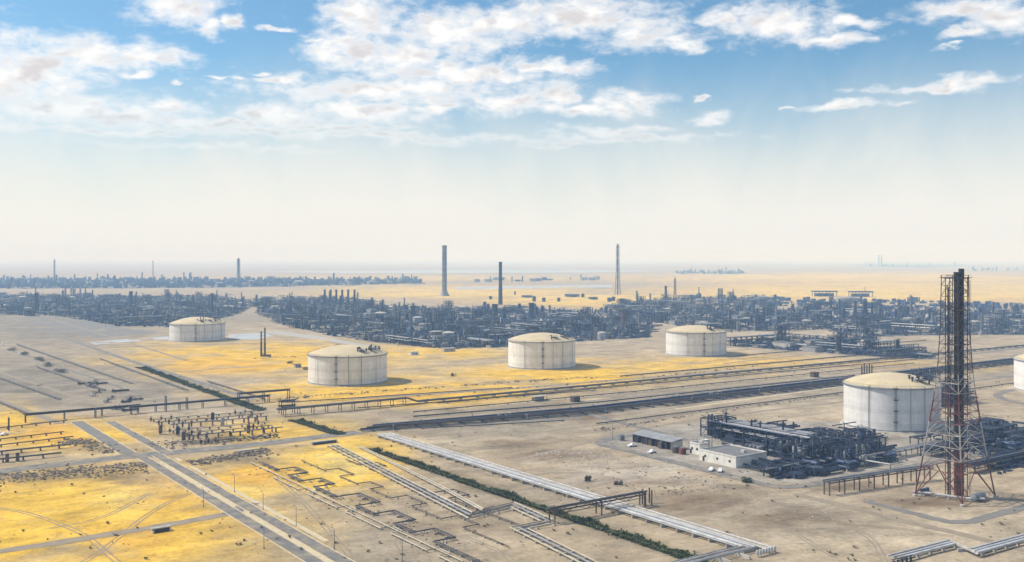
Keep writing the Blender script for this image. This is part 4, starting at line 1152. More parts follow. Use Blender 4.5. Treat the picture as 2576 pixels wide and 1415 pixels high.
def truck(label, p, ang, body='car_white'):
    o = thing('pickup_truck', label, 'truck', p, ang)
    MB().add([(-2.6,-.95,.5),(2.6,-.95,.5),(2.6,.95,.5),(-2.6,.95,.5),(-2.6,-.95,1.1),(2.6,-.9,1.05),(2.6,.9,1.05),(-2.6,.95,1.1)], [(0,3,2,1),(4,5,6,7),(0,1,5,4),(1,2,6,5),(2,3,7,6),(3,0,4,7)]).build('body', body, o)
    MB().add([(-.9,-.88,1.08),(1.5,-.88,1.06),(1.5,.88,1.06),(-.9,.88,1.08),(-.6,-.75,1.8),(.7,-.75,1.8),(.7,.75,1.8),(-.6,.75,1.8)], [(0,3,2,1),(4,5,6,7),(0,1,5,4),(1,2,6,5),(2,3,7,6),(3,0,4,7)]).build('cab', body, o)
    MB().add([(1.3,-.8,1.12),(1.3,.8,1.12),(.78,.7,1.72),(.78,-.7,1.72)], [(0,1,2,3)]).build('windscreen', 'glass_dark', o)
    for sx in (-1.6, 1.7):
        for sy in (-.9, .9): MB().tube([(sx, sy - .13, .4), (sx, sy + .13, .4)], .4, 12).build('wheel', 'tyre', o)
    return o
truck('white pickup parked at the left edge above the yellow sand', G(10, 1096), ANG + .5)
truck('white pickup on the grey field at the far left', G(48, 893), ANG + 1.9)
truck('white pickup at the left edge beyond the grey field', G(6, 869), ANG + 1.9)

# ------------------------------------------------------------------ shrubs and trees
def leaf_cloud(cs, n, size, seed):
    rnd = random.Random(seed); mb = MB()
    for _ in range(n):
        c_, r_ = rnd.choice(cs)
        while True:
            v = Vector((rnd.uniform(-1, 1), rnd.uniform(-1, 1), rnd.uniform(-1, 1)))
            if .2 < v.length < 1: break
        v = v.normalized() * (v.length ** .4)
        p = Vector(c_) + Vector((v.x * r_[0], v.y * r_[1], v.z * r_[2]))
        if p.z < .05: continue
        a, b_ = rnd.uniform(0, 6.28), rnd.uniform(-1, 1)
        u = Vector((math.cos(a), math.sin(a), b_)).normalized() * size * rnd.uniform(.5, 1.2); w_ = u.cross(Vector((rnd.uniform(-1, 1), rnd.uniform(-1, 1), 1))).normalized() * size * rnd.uniform(.4, .9)
        mb.add([tuple(p - u), tuple(p - w_ * .6), tuple(p + u), tuple(p + w_ * .6)], [(0, 1, 2, 3)])
    return mb
def tree(name, label, p, h, w, seed, cat):
    rnd = random.Random(seed)
    o = thing(name, label, cat, p)
    cs = []
    tr = MB().tube([(0, 0, -.3), (.2, .1, h * .3), (.1, -.1, h * .62)], [h * .035 + .1, h * .028, h * .012], 7)
    for k in range(6):
        a = rnd.uniform(0, 6.28); q = Vector((math.cos(a) * w * .33 * rnd.uniform(.5, 1), math.sin(a) * w * .33 * rnd.uniform(.5, 1), h * rnd.uniform(.45, .8)))
        tr.tube([(.15, 0, h * .28), tuple(q)], [h * .018, h * .006], 5)
        cs.append((tuple(q), (w * rnd.uniform(.18, .3), w * rnd.uniform(.18, .3), h * rnd.uniform(.14, .24))))
    tr.build('trunk', 'bark', o)
    leaf_cloud(cs, 520, .34, seed).build('crown', 'leaf', o)
    return o
for i, (x, y, h, w) in enumerate(((796, 893, 7, 9), (822, 889, 8, 11), (850, 886, 9, 12), (878, 884, 8, 11))):
    tree('tree', f'{ordinal(i, 4)}of the dark trees standing behind the first tank', G(x, y), h, w, 20 + i, 'tree')
def shrub(label, p, w, d, h, seed, ang=0):
    o = thing('shrub', label, 'shrub', p, ang)
    rnd = random.Random(seed)
    cs = [((rnd.uniform(-.4, .4) * w, rnd.uniform(-.35, .35) * d, h * rnd.uniform(.3, .55)), (w * rnd.uniform(.14, .24), d * rnd.uniform(.25, .4), h * rnd.uniform(.3, .5))) for _ in range(8)]
    st_ = MB()
    for c_, r_ in cs: st_.tube([(c_[0] * .8, c_[1] * .8, -.3), c_], [.14, .05], 5)
    st_.build('stems', 'bark', o)
    leaf_cloud(cs, int(260 + w * 26), .42, seed).build('crown', 'leaf', o)
for i, (x, y, w) in enumerate(((30, 882, 14), (62, 893, 20), (98, 908, 26), (122, 922, 24), (150, 937, 30))):
    shrub(f'{ordinal(i, 5)}of the dark shrubs in a row along the far left track', G(x, y), w, 8, 3.6, 40 + i, ANG + math.pi / 2)
for i, (x, y, w, l) in enumerate(((730, 915, 6, 'dark shrub left of the first tank, farther from it'), (768, 931, 7, 'dark shrub left of the first tank, close to its shell'), (1555, 1224, 4, 'lone black shrub on the rubble left of the plant road'), (1140, 947, 5, 'lone dark shrub on the yellow sand between two tanks'), (1480, 1210, 3, 'low dark shrub among the pale rubble'), (1880, 1215, 6, 'dark shrub at the edge of the plant road bend'),(1020, 868, 16, 'long dark shrub bank in front of the refinery, right of the first tank'))):
    shrub(l, G(x, y), w, w * .7, 2.4 + w * .1, 60 + i)

# low desert scrub
mb = MB(); rs_ = random.Random(91)
for _ in range(900):
    x, y = rs_.uniform(-40, 2620), 860 + 560 * rs_.random() ** .8
    p = G(x, y)
    if fbm(np.array(p.x / 40), np.array(p.y / 40), 3) < .54: continue
    if np.min(seg_dist(np.array([p.x]), np.array([p.y]), R3)) < 8: continue
    gz = ground_z(p.x, p.y); h = rs_.uniform(.25, .8)
    for j in range(5):
        a = rs_.uniform(0, 6.28); u = Vector((math.cos(a), math.sin(a), 0)) * h * 1.1; w_ = Vector((-u.y, u.x, 0)) * .5
        b0 = p + Vector((0, 0, gz - .05)); t1 = b0 + u + Vector((0, 0, h))
        mb.add([tuple(b0 + w_ * .4), tuple(b0 - w_ * .4), tuple(t1 - w_), tuple(t1 + w_)], [(0, 1, 2, 3)])
stuff(mb.build('scrub', 'scrub'), 'small dusty scrub dotted over the sand', 'scrub')
# ------------------------------------------------------------------ process equipment: one builder for each kind
def V3(x, y, z): return Vector((x, y, z))
def mk_column(h, r, m='steel_blue', plats=4, near=False):
    o = put('distillation_tower', None)
    MB().lathe([(r * 1.15, -.5), (r * 1.1, h * .1)], 12).build('skirt', 'concrete', o)
    pr = [(r, h * .1), (r, h * .62), (r * (.82 if h > 25 else 1), h * .66), (r * (.82 if h > 25 else 1), h * .96), (r * .5, h * .99), (.1, h)]
    MB().lathe(pr, 14).build('shell', m, o, smooth=True)
    for k in range(plats):
        z = h * (.25 + .7 * k / max(1, plats - 1))
        pl = MB().lathe([(r * .9, z), (r + 1.3, z), (r + 1.3, z + .25), (r * .9, z + .25)], 12, cap=False).build('platform', 'steel_dark', o)
        MB().lathe([(r + 1.25, z + 1.0), (r + 1.35, z + 1.0), (r + 1.35, z + 1.15), (r + 1.25, z + 1.15)], 12, cap=False).build('railing', 'steel_dark', pl)
    MB().tube([(0, 0, h - .3), (0, 0, h + 1.2), (r + .7, 0, h + 1.2), (r + .7, 0, 1)], max(.22, r * .18), 7).build('overhead_pipe', 'insulation_dull', o)
    MB().bar((-r - .35, .3, 0), (-r - .35, .3, h * .96), .35, .12).build('ladder', 'steel_dark', o)
    return o
def mk_structure(nx, ny, nz, bay=6.0, fh=5.0, m='steel_dark', fill=True, seed=0):
    rnd = random.Random(seed)
    o = put('steel_structure', None)
    W, D = nx * bay, ny * bay
    for i in range(nx + 1):
        for j in range(ny + 1):
            MB().box((i * bay - W / 2, j * bay - D / 2, nz * fh / 2 - .2), (.5, .5, nz * fh + .4)).build('post', m, o)
    for k in range(1, nz + 1):
        z = k * fh
        fl = MB()
        for i in range(nx + 1): fl.bar((i * bay - W / 2, -D / 2, z), (i * bay - W / 2, D / 2, z), .35, .5)
        for j in range(ny + 1): fl.bar((-W / 2, j * bay - D / 2, z), (W / 2, j * bay - D / 2, z), .35, .5)
        if k < nz or fill: fl.box((0, 0, z + .1), (W * .96, D * .94, .14))
        fo = fl.build('floor', m, o)
        rl = MB()
        for sx, sy, w, d in ((0, -D / 2, W, .12), (0, D / 2, W, .12), (-W / 2, 0, .12, D), (W / 2, 0, .12, D)): rl.box((sx, sy, z + 1.2), (w + .1, d + .1, .14))
        rl.build('railing', m, fo)
    for j in (-D / 2, D / 2):
        for k in range(nz):
            i = rnd.randrange(nx)
            MB().bar((i * bay - W / 2, j, k * fh), ((i + 1) * bay - W / 2, j, (k + 1) * fh), .25).build('brace', m, o)
    for k in range(nz):
        for q in range(nx * ny):
            x, y = (rnd.random() - .5) * W * .8, (rnd.random() - .5) * D * .7
            r = rnd.uniform(.7, 1.3)
            if rnd.random() < .5: MB().lathe([(r, 0), (r, fh * .62), (r * .4, fh * .74)], 9, (x, y, k * fh + .2)).build('vessel', rnd.choice(('steel_blue', 'steel_grey', 'insulation_dull', 'steel_dark')), o, smooth=True)
            else: MB().tube([(x - bay * .4, y, k * fh + r + .5), (x + bay * .4, y, k * fh + r + .5)], r * .8, 9).build('vessel', rnd.choice(('steel_blue', 'insulation', 'insulation_dull', 'steel_dark')), o, smooth=True)
    for q in range(3 + nx):
        x = (rnd.random() - .5) * W; y = rnd.choice((-1, 1)) * (D / 2 + .5)
        MB().tube([(x, y, 0), (x, y, nz * fh * rnd.uniform(.5, 1.15)), (x + rnd.uniform(2, bay), y, nz * fh * .6)], rnd.uniform(.15, .35), 6).build('pipe', rnd.choice(('insulation', 'insulation_dull', 'steel_dark', 'steel_blue')), o)
    return o
def mk_drum(L, r, m='insulation_dull'):
    o = put('horizontal_drum', None)
    prof = [(.1, -L / 2 - r * .5), (r * .7, -L / 2 - r * .3), (r, -L / 2), (r, L / 2), (r * .7, L / 2 + r * .3), (.1, L / 2 + r * .5)]
    mb = MB().lathe(prof, 14)
    z = r + 2.2
    mb.v = [(v[2], v[0], v[1] + z) for v in mb.v]
    mb.build('shell', m, o, smooth=True)
    for s in (-1, 1): MB().box((s * L * .32, 0, (z - r * .6) / 2 - .2), (.9, r * 1.5, z - r * .6 + .4)).build('saddle', 'concrete', o)
    MB().tube([(0, 0, z + r - .1), (0, 0, z + r + 1.2), (L * .4, 0, z + r + 1.2)], .3, 6).build('nozzle', 'steel_dark', o)
    MB().box((0, r + .9, z + r * .3), (L * .9, 1.2, .18)).build('walkway', 'steel_dark', o)
    return o
def mk_cooler(n, w=8.0):
    o = put('air_cooler', None)
    L = n * 6.0
    MB().box((0, 0, 9.0), (L, w, 1.1)).build('bundle', 'insulation_dull', o)
    for i in range(n):
        MB().lathe([(2.4, 7.4), (2.6, 8.42)], 14, ((i + .5) * 6 - L / 2, 0, 0), cap=False).build('fan_ring', 'steel_grey', o)
    for i in range(n + 1):
        for s in (-1, 1): MB().box((i * 6 - L / 2, s * w * .45, 4.1), (.45, .45, 8.7)).build('leg', 'steel_dark', o)
    MB().box((0, w * .5 + .7, 8.2), (L, 1.2, .2)).build('walkway', 'steel_dark', o)
    for k in range(3): MB().tube([(-L / 2 - 1, (k - 1) * 1.6, 5.5), (L / 2 + 1, (k - 1) * 1.6, 5.5)], .3, 6).build('pipe', 'insulation_dull', o)
    return o
def mk_heater(h):
    o = put('fired_heater', None)
    MB().box((0, 0, h * .22 + .6), (9, 7, h * .32)).build('radiant_box', 'steel_blue', o)
    for x in (-3.8, 3.8):
        for y in (-2.8, 2.8): MB().box((x, y, h * .04), (.6, .6, h * .08 + 1)).build('leg', 'concrete', o)
    MB().add([(-4.5,-3.5,h*.38+.6),(4.5,-3.5,h*.38+.6),(4.5,3.5,h*.38+.6),(-4.5,3.5,h*.38+.6),(-2,-1.8,h*.52),(2,-1.8,h*.52),(2,1.8,h*.52),(-2,1.8,h*.52)], [(0,3,2,1),(4,5,6,7),(0,1,5,4),(1,2,6,5),(2,3,7,6),(3,0,4,7)]).build('hood', 'steel_dark', o)
    MB().lathe([(1.25, h * .5), (1.05, h), (1.2, h - .01), (1.2, h - .8)], 12).build('chimney', 'steel_grey', o, smooth=True)
    MB().box((0, -3.9, h * .3), (9.4, .9, .2)).build('walkway', 'steel_dark', o)
    return o
def mk_exchangers(n, dark=False):
    o = put('heat_exchanger_bank', None)
    for i in range(n):
        for z in (1.6, 3.9):
            MB().tube([(-3.6, i * 2.6, z), (-3.2, i * 2.6, z), (3.4, i * 2.6, z), (3.8, i * 2.6, z)], [.5, .85, .85, .6], 10).build('exchanger', ('steel_blue' if (i + int(z)) % 2 else 'steel_dark') if dark else ('insulation_dull' if (i + int(z)) % 2 else 'steel_grey'), o, smooth=True)
        MB().box((-2, i * 2.6, 1.0), (.5, 1.3, 2.4)).box((2, i * 2.6, 1.0), (.5, 1.3, 2.4)).build('saddle', 'concrete', o)
    MB().tube([(0, -1.6, 5.6), (0, n * 2.6, 5.6)], .35, 7).build('header', 'steel_dark', o)
    return o
def mk_tank(r, h, m='insulation'):
    o = put('small_tank', None)
    MB().lathe([(r, -.3), (r, h)], 28, cap=False).build('shell', m, o, smooth=True)
    MB().lathe([(r + .15, h), (r * .6, h + r * .16), (.1, h + r * .22)], 28).build('roof', 'concrete', o, smooth=True)
    MB().bar((0, -r - .3, 0), (r * .8, -r * .62 - .3, h), .9, .15).build('stair', 'steel_dark', o)
    return o
def mk_building(L, W, h, m='concrete', rows=1):
    o = put('plant_building', None)
    MB().box((0, 0, h / 2 - .2), (L, W, h + .4)).build('wall', m, o)
    MB().box((0, 0, h + .35), (L + .8, W + .8, .5)).build('roof', 'roof_grey', o)
    n = max(2, int(L / 6))
    for r in range(rows):
        for k in range(n):
            if r == 0 and k == n // 2: continue
            MB().box(((k + .5) * L / n - L / 2, -W / 2 - .02, 2 + r * 3.6), (L / n * .5, .12, 1.5)).build('window', 'glass_dark', o)
    MB().box(((n // 2 + .5) * L / n - L / 2, -W / 2 - .03, 1.3), (1.8, .12, 2.7)).build('door', 'steel_dark', o)
    MB().box((L * .2, W * .1, h + 1.2), (2.4, 2, 1.4)).build('roof_unit', 'steel_grey', o)
    return o
def mk_rack(L, w=7.0, h=7.5, tiers=2, seed=0):
    rnd = random.Random(seed)
    o = put('pipe_rack', None)
    bmsh = bent_mesh(w, h, .5, 'steel_dark', (.62, 1.0))
    for k in range(int(L / 8) + 1): put('bent', bmsh, o, (k * 8 - L / 2, 0, 0))
    for f in (.62, 1.0):
        for k in range(6):
            y = -w / 2 + w * (k + .5) / 6
            MB().tube([(-L / 2 - 1, y, h * f + .5), (L / 2 + 1, y, h * f + .5)], rnd.uniform(.16, .42), 6).build('pipe', rnd.choice(('insulation', 'insulation_dull', 'steel_dark', 'steel_dark', 'steel_blue', 'pipe_dark', 'insulation_dull')), o, smooth=True)
    return o
def mk_chimney(h, r, m='steel_dark'):
    o = put('chimney', None)
    MB().lathe([(r * 1.35, -.5), (r * 1.2, h * .2), (r, h * .6), (r * .95, h - 1.5), (r * 1.1, h - 1.4), (r * 1.1, h)], 16).build('shaft', m, o, smooth=True)
    for f in (.35, .62, .9): MB().lathe([(r, h * f), (r + 1.2, h * f), (r + 1.2, h * f + .3), (r, h * f + .3)], 14, cap=False).build('platform', 'steel_dark', o)
    MB().bar((-r * 1.3, 0, 0), (-r * 1.12, 0, h * .95), .3, .12).build('ladder', 'steel_dark', o)
    return o
def mk_mast(h, w0, w1, m='steel_grey', core=0):
    """lattice derrick round an optional core stack"""
    o = put('lattice_mast', None)
    n = max(6, int(h / (w0 + w1) * .9))
    cs = [(-1, -1), (1, -1), (1, 1), (-1, 1)]
    def P_(i, f): w = w0 + (w1 - w0) * (min(1, f * 1.8) ** .7); return V3(cs[i % 4][0] * w / 2, cs[i % 4][1] * w / 2, h * f)
    th = max(.25, w1 * .06)
    for i in range(4):
        lg = MB()
        for k in range(n): lg.bar(P_(i, k / n), P_(i, (k + 1) / n), th * 1.5)
        lg.build('leg', m, o)
        br_ = MB()
        for k in range(n):
            br_.bar(P_(i, k / n), P_(i + 1, (k + 1) / n), th); br_.bar(P_(i + 1, k / n), P_(i, (k + 1) / n), th); br_.bar(P_(i, (k + 1) / n), P_(i + 1, (k + 1) / n), th)
        br_.build('lattice_panel', m, o)
    if core: MB().lathe([(core, 0), (core, h + 2), (core * 1.2, h + 2), (core * 1.2, h + 5)], 12).build('stack', 'steel_dark', o, smooth=True)
    MB().box((0, 0, h), (w1 + 2, w1 + 2, .4)).build('top_platform', m, o)
    return o
def settle(o, name, label, cat, p, rz=0.0, group=None, sc=None):
    o.name = name; o.location = (p[0], p[1], 0); o.rotation_euler = (0, 0, rz)
    if sc: o.scale = sc
    return tag(o, label, cat, group)

# ------------------------------------------------------------------ the process unit beside the large tank
def at(x, y): return G(x, y)
A90 = ANG + math.pi / 2
U0 = G(1775, 1098)                     # far-left corner of the unit's long structure
o = settle(mk_structure(3, 2, 2, 5.5, 5.2, 'steel_dark', False, 1), 'steel_structure', 'open dark steel frame at the left end of the process unit', 'structure', U0 + DB * 6 - DA * 4, ANG)
o = settle(mk_rack(64, 9, 8.5, 2, 3), 'pipe_rack', 'long dark pipe rack along the left half of the process unit', 'pipe rack', U0 - DA * 36 + DB * 4, A90)
o = settle(mk_rack(60, 8, 6.5, 2, 4), 'pipe_rack', 'second dark pipe rack behind the first in the process unit', 'pipe rack', U0 - DA * 34 + DB * 15, A90)
for i in range(5): settle(mk_cooler(3, 9), 'air_cooler', f'{ORD[i]} dark air cooler from the left along the process unit racks', 'air cooler', U0 - DA * (9 + 12.5 * i) + DB * 10, A90, 'air coolers of the process unit', (.62, 1.0, 1.0))
for i, (a, b_, h) in enumerate(((-4, 1, 13), (-7, 9, 14), (-13, 3, 13), (-30, 4, 13), (-36, 4, 13), (-22, 16, 11), (-48, 8, 14))):
    settle(mk_chimney(h, .42, 'steel_dark'), 'vent_stack', f'{ORD[i]} thin vent stack of the process unit, counted from its left end', 'vent stack', U0 + DA * a + DB * b_, 0, 'thin vent stacks of the process unit')
U1 = G(1990, 1163)
rr = random.Random(31)
spec = [(4,-6,'S',(3,2,2)),(22,-6,'S',(3,2,2)),(38,2,'S',(2,2,2)),(10,10,'S',(3,1,2)),(30,14,'S',(3,2,2)),(46,14,'S',(2,2,2)),(14,-19,'S',(3,2,2)),(31,-17,'S',(3,2,2)),(47,-12,'S',(2,2,2)),(58,4,'S',(2,2,2))]
for i, (b_, a, k, sz) in enumerate(spec):
    settle(mk_structure(*sz, 5.0, 4.6, 'steel_dark', False, 50 + i), 'steel_structure', f'{ORD[i]} dark steel structure from the left in the crowded process unit', 'structure', U1 + DB * b_ + DA * a, ANG, 'steel structures of the process unit')
for i in range(8):
    settle(mk_column(rr.uniform(9, 15), rr.uniform(.9, 1.6), rr.choice(('steel_dark', 'steel_blue', 'steel_dark', 'steel_grey')), 3), 'process_vessel', f'{ORD[i]} short dark vessel from the left in the crowded process unit', 'vessel', U1 + DB * (-4 + 6.6 * i) + DA * rr.uniform(-12, -4), rr.uniform(0, 6), 'short vessels of the process unit')
for i in range(9):
    settle(mk_drum(rr.uniform(6, 10), rr.uniform(.9, 1.4), rr.choice(('steel_dark', 'steel_blue', 'insulation_dull', 'steel_dark'))), 'horizontal_drum', f'{ORD[i]} horizontal drum from the left in front of the process unit structures', 'drum', U1 + DB * (-6 + 6.4 * i) + DA * rr.uniform(-20, -13), ANG + rr.choice((0, math.pi / 2)), 'drums of the process unit')
for i in range(7):
    settle(mk_exchangers(rr.choice((3, 4, 5)), i % 3 != 0), 'heat_exchanger_bank', f'{ORD[i]} bank of stacked heat exchangers from the left in the process unit', 'heat exchangers', U1 + DB * (2 + 8 * i) + DA * (rr.uniform(-30, -24) if i % 2 else 20), ANG + (i % 2) * math.pi / 2, 'exchanger banks of the process unit')
# fan of pale pipes over the front of the unit
for i in range(9):
    p = G(2050 + 14 * i, 1128 + 6.0 * i); z = 5.5 - .35 * i
    q = p + DB * rr.uniform(9, 18) - DA * rr.uniform(4, 10)
    o = tag(MB().tube([p + V3(0, 0, z), p + DB * 4 + V3(0, 0, z), q + V3(0, 0, z), q + DB * 8 + V3(0, 0, z), q + DB * 8 + V3(0, 0, .2)], rr.uniform(.2, .34), 7).build('process_pipe', rr.choice(('insulation', 'steel_dark', 'steel_dark', 'insulation_dull')), None, True), f'{ORD[i]} bent pipe from the top in the fan of pipes fronting the process unit', 'pipe', 'fan of pipes fronting the process unit')
    MB().bar(p - V3(0, 0, .3), p + V3(0, 0, z), .3).build('post', 'steel_dark', o); MB().bar(q - V3(0, 0, .3), q + V3(0, 0, z), .3).build('post', 'steel_dark', o)
for i in range(6):
    p = G(1938 + 24 * i, 1190 + (i % 2) * 8 - i)
    settle(mk_exchangers(2, True) if i % 2 else mk_drum(6, 1.0, 'steel_dark'), 'low_equipment', f'{ORD[i]} low dark machine from the left in the row in front of the process unit', 'machine', p, ANG + (i % 3) * .8, 'low machines in front of the process unit', (.8, .8, .8))
pipe_rack('low dark pipe rack in front of the process unit beside the plant road', G(1930, 1200), ANG, 36, 4, 3.2, 5, 5, 'pipe_rack', 'steel_dark', (.55, 1.0), ('insulation_dull', 'steel_dark', 'pipe_dark'), seed=12)
pipe_rack('pale pipe line on posts leading from the process unit towards the flare tower', G(2180, 1166), ANG, 60, 3.5, 3.6, 7, 5, 'pipe_rack', 'steel_grey', (1.0,), ('insulation_dull', 'steel_grey', 'insulation'), seed=13)
o = tag(MB().tube([G(2108, 1165) + V3(0, 0, 3.4), G(2240, 1187) + V3(0, 0, 3.4), G(2260, 1184) + V3(0, 0, 3.4)], .4, 8).build('process_pipe', 'pipe_white', None, True), 'single white pipe slanting down from the process unit to the plant road', 'pipe')
for f in (.0, .5, 1.0):
    p = G(2108, 1165).lerp(G(2240, 1187), f); MB().bar(p - V3(0, 0, .3), p + V3(0, 0, 3.1), .3).build('post', 'steel_grey', o)
# equipment to the right of the flare tower
U2 = G(2470, 1118)
for i in range(6):
    settle(mk_structure(rr.choice((2, 3)), 2, rr.choice((1, 2)), 5, 4.2, 'steel_dark', True, 70 + i), 'steel_structure', f'{ORD[i]} low steel structure from the left, right of the flare tower', 'structure', U2 + DB * (13 * i - 6) + DA * rr.uniform(-4, 16), ANG, 'steel structures right of the flare tower')
for i in range(7):
    settle(mk_exchangers(3, True) if i % 2 else mk_drum(8, 1.2, 'steel_dark'), 'low_equipment', f'{ORD[i]} low machine from the left, right of the flare tower', 'machine', U2 + DB * (10 * i - 12) - DA * rr.uniform(8, 20), ANG + (i % 2) * math.pi / 2, 'low machines right of the flare tower')
pipe_rack('dark pipe rack behind the legs of the flare tower, running right', G(2330, 1150), ANG, 110, 6, 4.5, 12, 7, 'pipe_rack', 'steel_dark', (.6, 1.0), ('insulation_dull', 'steel_dark', 'pipe_dark', 'steel_blue'), seed=14)
pipe_rack('pipe rack at the right edge level with the foot of the flare tower', G(2440, 1190), ANG, 90, 5, 4.2, 9, 6, 'pipe_rack', 'steel_dark', (.6, 1.0), ('insulation_dull', 'steel_dark', 'pipe_dark'), seed=15)
pipe_rack('low pipe rack just right of the large tank', G(2300, 1118), ANG, 90, 5, 3.5, 9, 6, 'pipe_rack', 'steel_dark', (1.0,), ('steel_dark', 'pipe_dark', 'insulation_dull'), seed=16)
for i in range(5): settle(mk_chimney(rr.uniform(7, 10), .3, 'steel_brown'), 'vent_stack', f'{ORD[i]} short red-brown vent stack from the left, right of the flare tower', 'vent stack', U2 + DB * (14 * i) - DA * 4, 0, 'vent stacks right of the flare tower')
# plant buildings
def shed(label, p, L, W, h):
    o = thing('long_shed', label, 'shed', p, ANG + math.pi / 2 + math.pi)
    MB().add([(-L/2-.5,-W/2-.6,h),(L/2+.5,-W/2-.6,h),(L/2+.5,W/2+.6,h+1.1),(-L/2-.5,W/2+.6,h+1.1),(-L/2-.5,-W/2-.6,h+.25),(L/2+.5,-W/2-.6,h+.25),(L/2+.5,W/2+.6,h+1.35),(-L/2-.5,W/2+.6,h+1.35)], [(0,3,2,1),(4,5,6,7),(0,1,5,4),(1,2,6,5),(2,3,7,6),(3,0,4,7)]).build('roof', 'insulation_dull', o)
    MB().box((0, W / 2, h / 2), (L, .3, h + .6)).build('back_wall', 'steel_dark', o)
    for s in (-1, 1): MB().box((s * L / 2, 0, h / 2), (.3, W, h + .4)).build('end_wall', 'concrete', o)
    n = 8
    for k in range(n + 1): MB().box((k * (L - .8) / n - L / 2 + .4, -W / 2, h / 2), (.4, .4, h)).build('post', 'steel_brown', o)
    for k in range(n):
        if k % 3 != 1: MB().box(((k + .5) * L / n - L / 2, -W / 2 + .35, h * .42), (L / n * .7, .2, h * .8)).build('door', 'steel_brown' if k % 2 else 'steel_dark', o)
    return o
shed('long open-fronted shed with pale roof on the left of the process yard', (G(1597, 1113) + G(1690, 1131)) / 2 + DB * 3, 30, 8, 4.2)
def block(label, p, L, W, h, wall='concrete_white', roof='roof_grey', ang=0.0, n=4):
    o = thing('plant_building', label, 'building', p, ang)
    MB().box((L / 2, W / 2, h / 2 - .2), (L, W, h + .4)).build('wall', wall, o)
    MB().box((L / 2, W / 2, h + .2), (L - .6, W - .6, .25)).build('roof', roof, o)
    for x, y, w, d in ((L / 2, .15, L + .1, .3), (L / 2, W - .15, L + .1, .3), (.15, W / 2, .3, W - .6), (L - .15, W / 2, .3, W - .6)): MB().box((x, y, h + .55), (w, d, .7)).build('parapet', wall, o)
    for k in range(n): MB().box(((k + .5) * L / n, -.02, h * .55), (1.2, .14, 1.1)).build('window', 'glass_dark', o)
    MB().box((L * .12, -.03, 1.1), (1.2, .14, 2.3)).build('door', 'steel_dark', o)
    MB().box((L * .7, W * .6, h + .9), (2.2, 1.8, 1.3)).build('roof_unit', 'concrete', o)
    return o
block('low white-walled plant building with flat grey roof beside the plant road', G(1759, 1157), 24, 22, 4.6, ang=ANG - math.pi / 2, n=3)
block('small white substation hut behind the low white building', G(1735, 1140), 7, 6, 5.0, ang=ANG - math.pi / 2, n=2)
for i, (x, y, m) in enumerate(((1700, 1140, 'steel_brown'), (1716, 1143, 'rust'), (1664, 1128, 'steel_brown'), (1562, 1108, 'insulation_dull'))):
    o = thing('transformer', ['brown transformer between the long shed and the white building', 'rust-red transformer beside the brown one near the white building', 'brown switch cabinet at the end of the long shed', 'grey cabinet at the left corner of the process yard'][i], 'transformer', G(x, y), ANG)
    MB().box((0, 0, 1.4), (3, 2.2, 3.2)).build('tank', m, o)
    for k in range(4): MB().box((-1.1 + .75 * k, -1.35, 1.4), (.3, .5, 2.2)).build('cooling_fin', m, o)
    for k in range(3): MB().lathe([(.14, 3), (.2, 3.3), (.1, 4.2)], 7, (-.9 + .9 * k, 0, 0)).build('bushing', 'insulation', o)
for i, (x, y, h, l) in enumerate(((1752, 1132, 5, 'white box frame behind the small white hut'), (1772, 1128, 6, 'larger white box frame left of the process unit racks'))):
    o = thing('frame_gantry', l, 'frame', G(x, y), ANG)
    for sx in (-3, 3):
        for sy in (-2.5, 2.5): MB().bar((sx, sy, -.3), (sx, sy, h), .35).build('post', 'paint_white', o)
    for sy in (-2.5, 2.5): MB().bar((-3, sy, h), (3, sy, h), .3).build('beam', 'paint_white', o)
    for sx in (-3, 3): MB().bar((sx, -2.5, h + .02), (sx, 2.5, h + .02), .3).build('beam', 'paint_white', o)
    MB().box((0, 0, h * .4), (4.5, 3.5, h * .75)).build('cabinet', 'concrete_white', o)
for i, (x, y) in enumerate(((1590, 1124), (1640, 1140), (1790, 1185), (1812, 1188))):
    truck(['white pickup in the yard at the left end of the long shed', 'white pickup in front of the long shed', 'white pickup beside the plant road under the white building', 'second white pickup beside the plant road under the white building'][i], G(x, y), ANG + .2 * i)

for i, (x, y) in enumerate(((2300, 1022), (2352, 1016), (2400, 1012), (2330, 1000))):
    settle(mk_structure(3, 2, 3 if i != 3 else 4, 5.5, 4.8, 'steel_dark', False, 90 + i), 'steel_structure', ('leftmost', 'second', 'third', 'rearmost')[i] + ' dark steel structure standing behind the large tank', 'structure', G(x, y), ANG, 'steel structures behind the large tank')
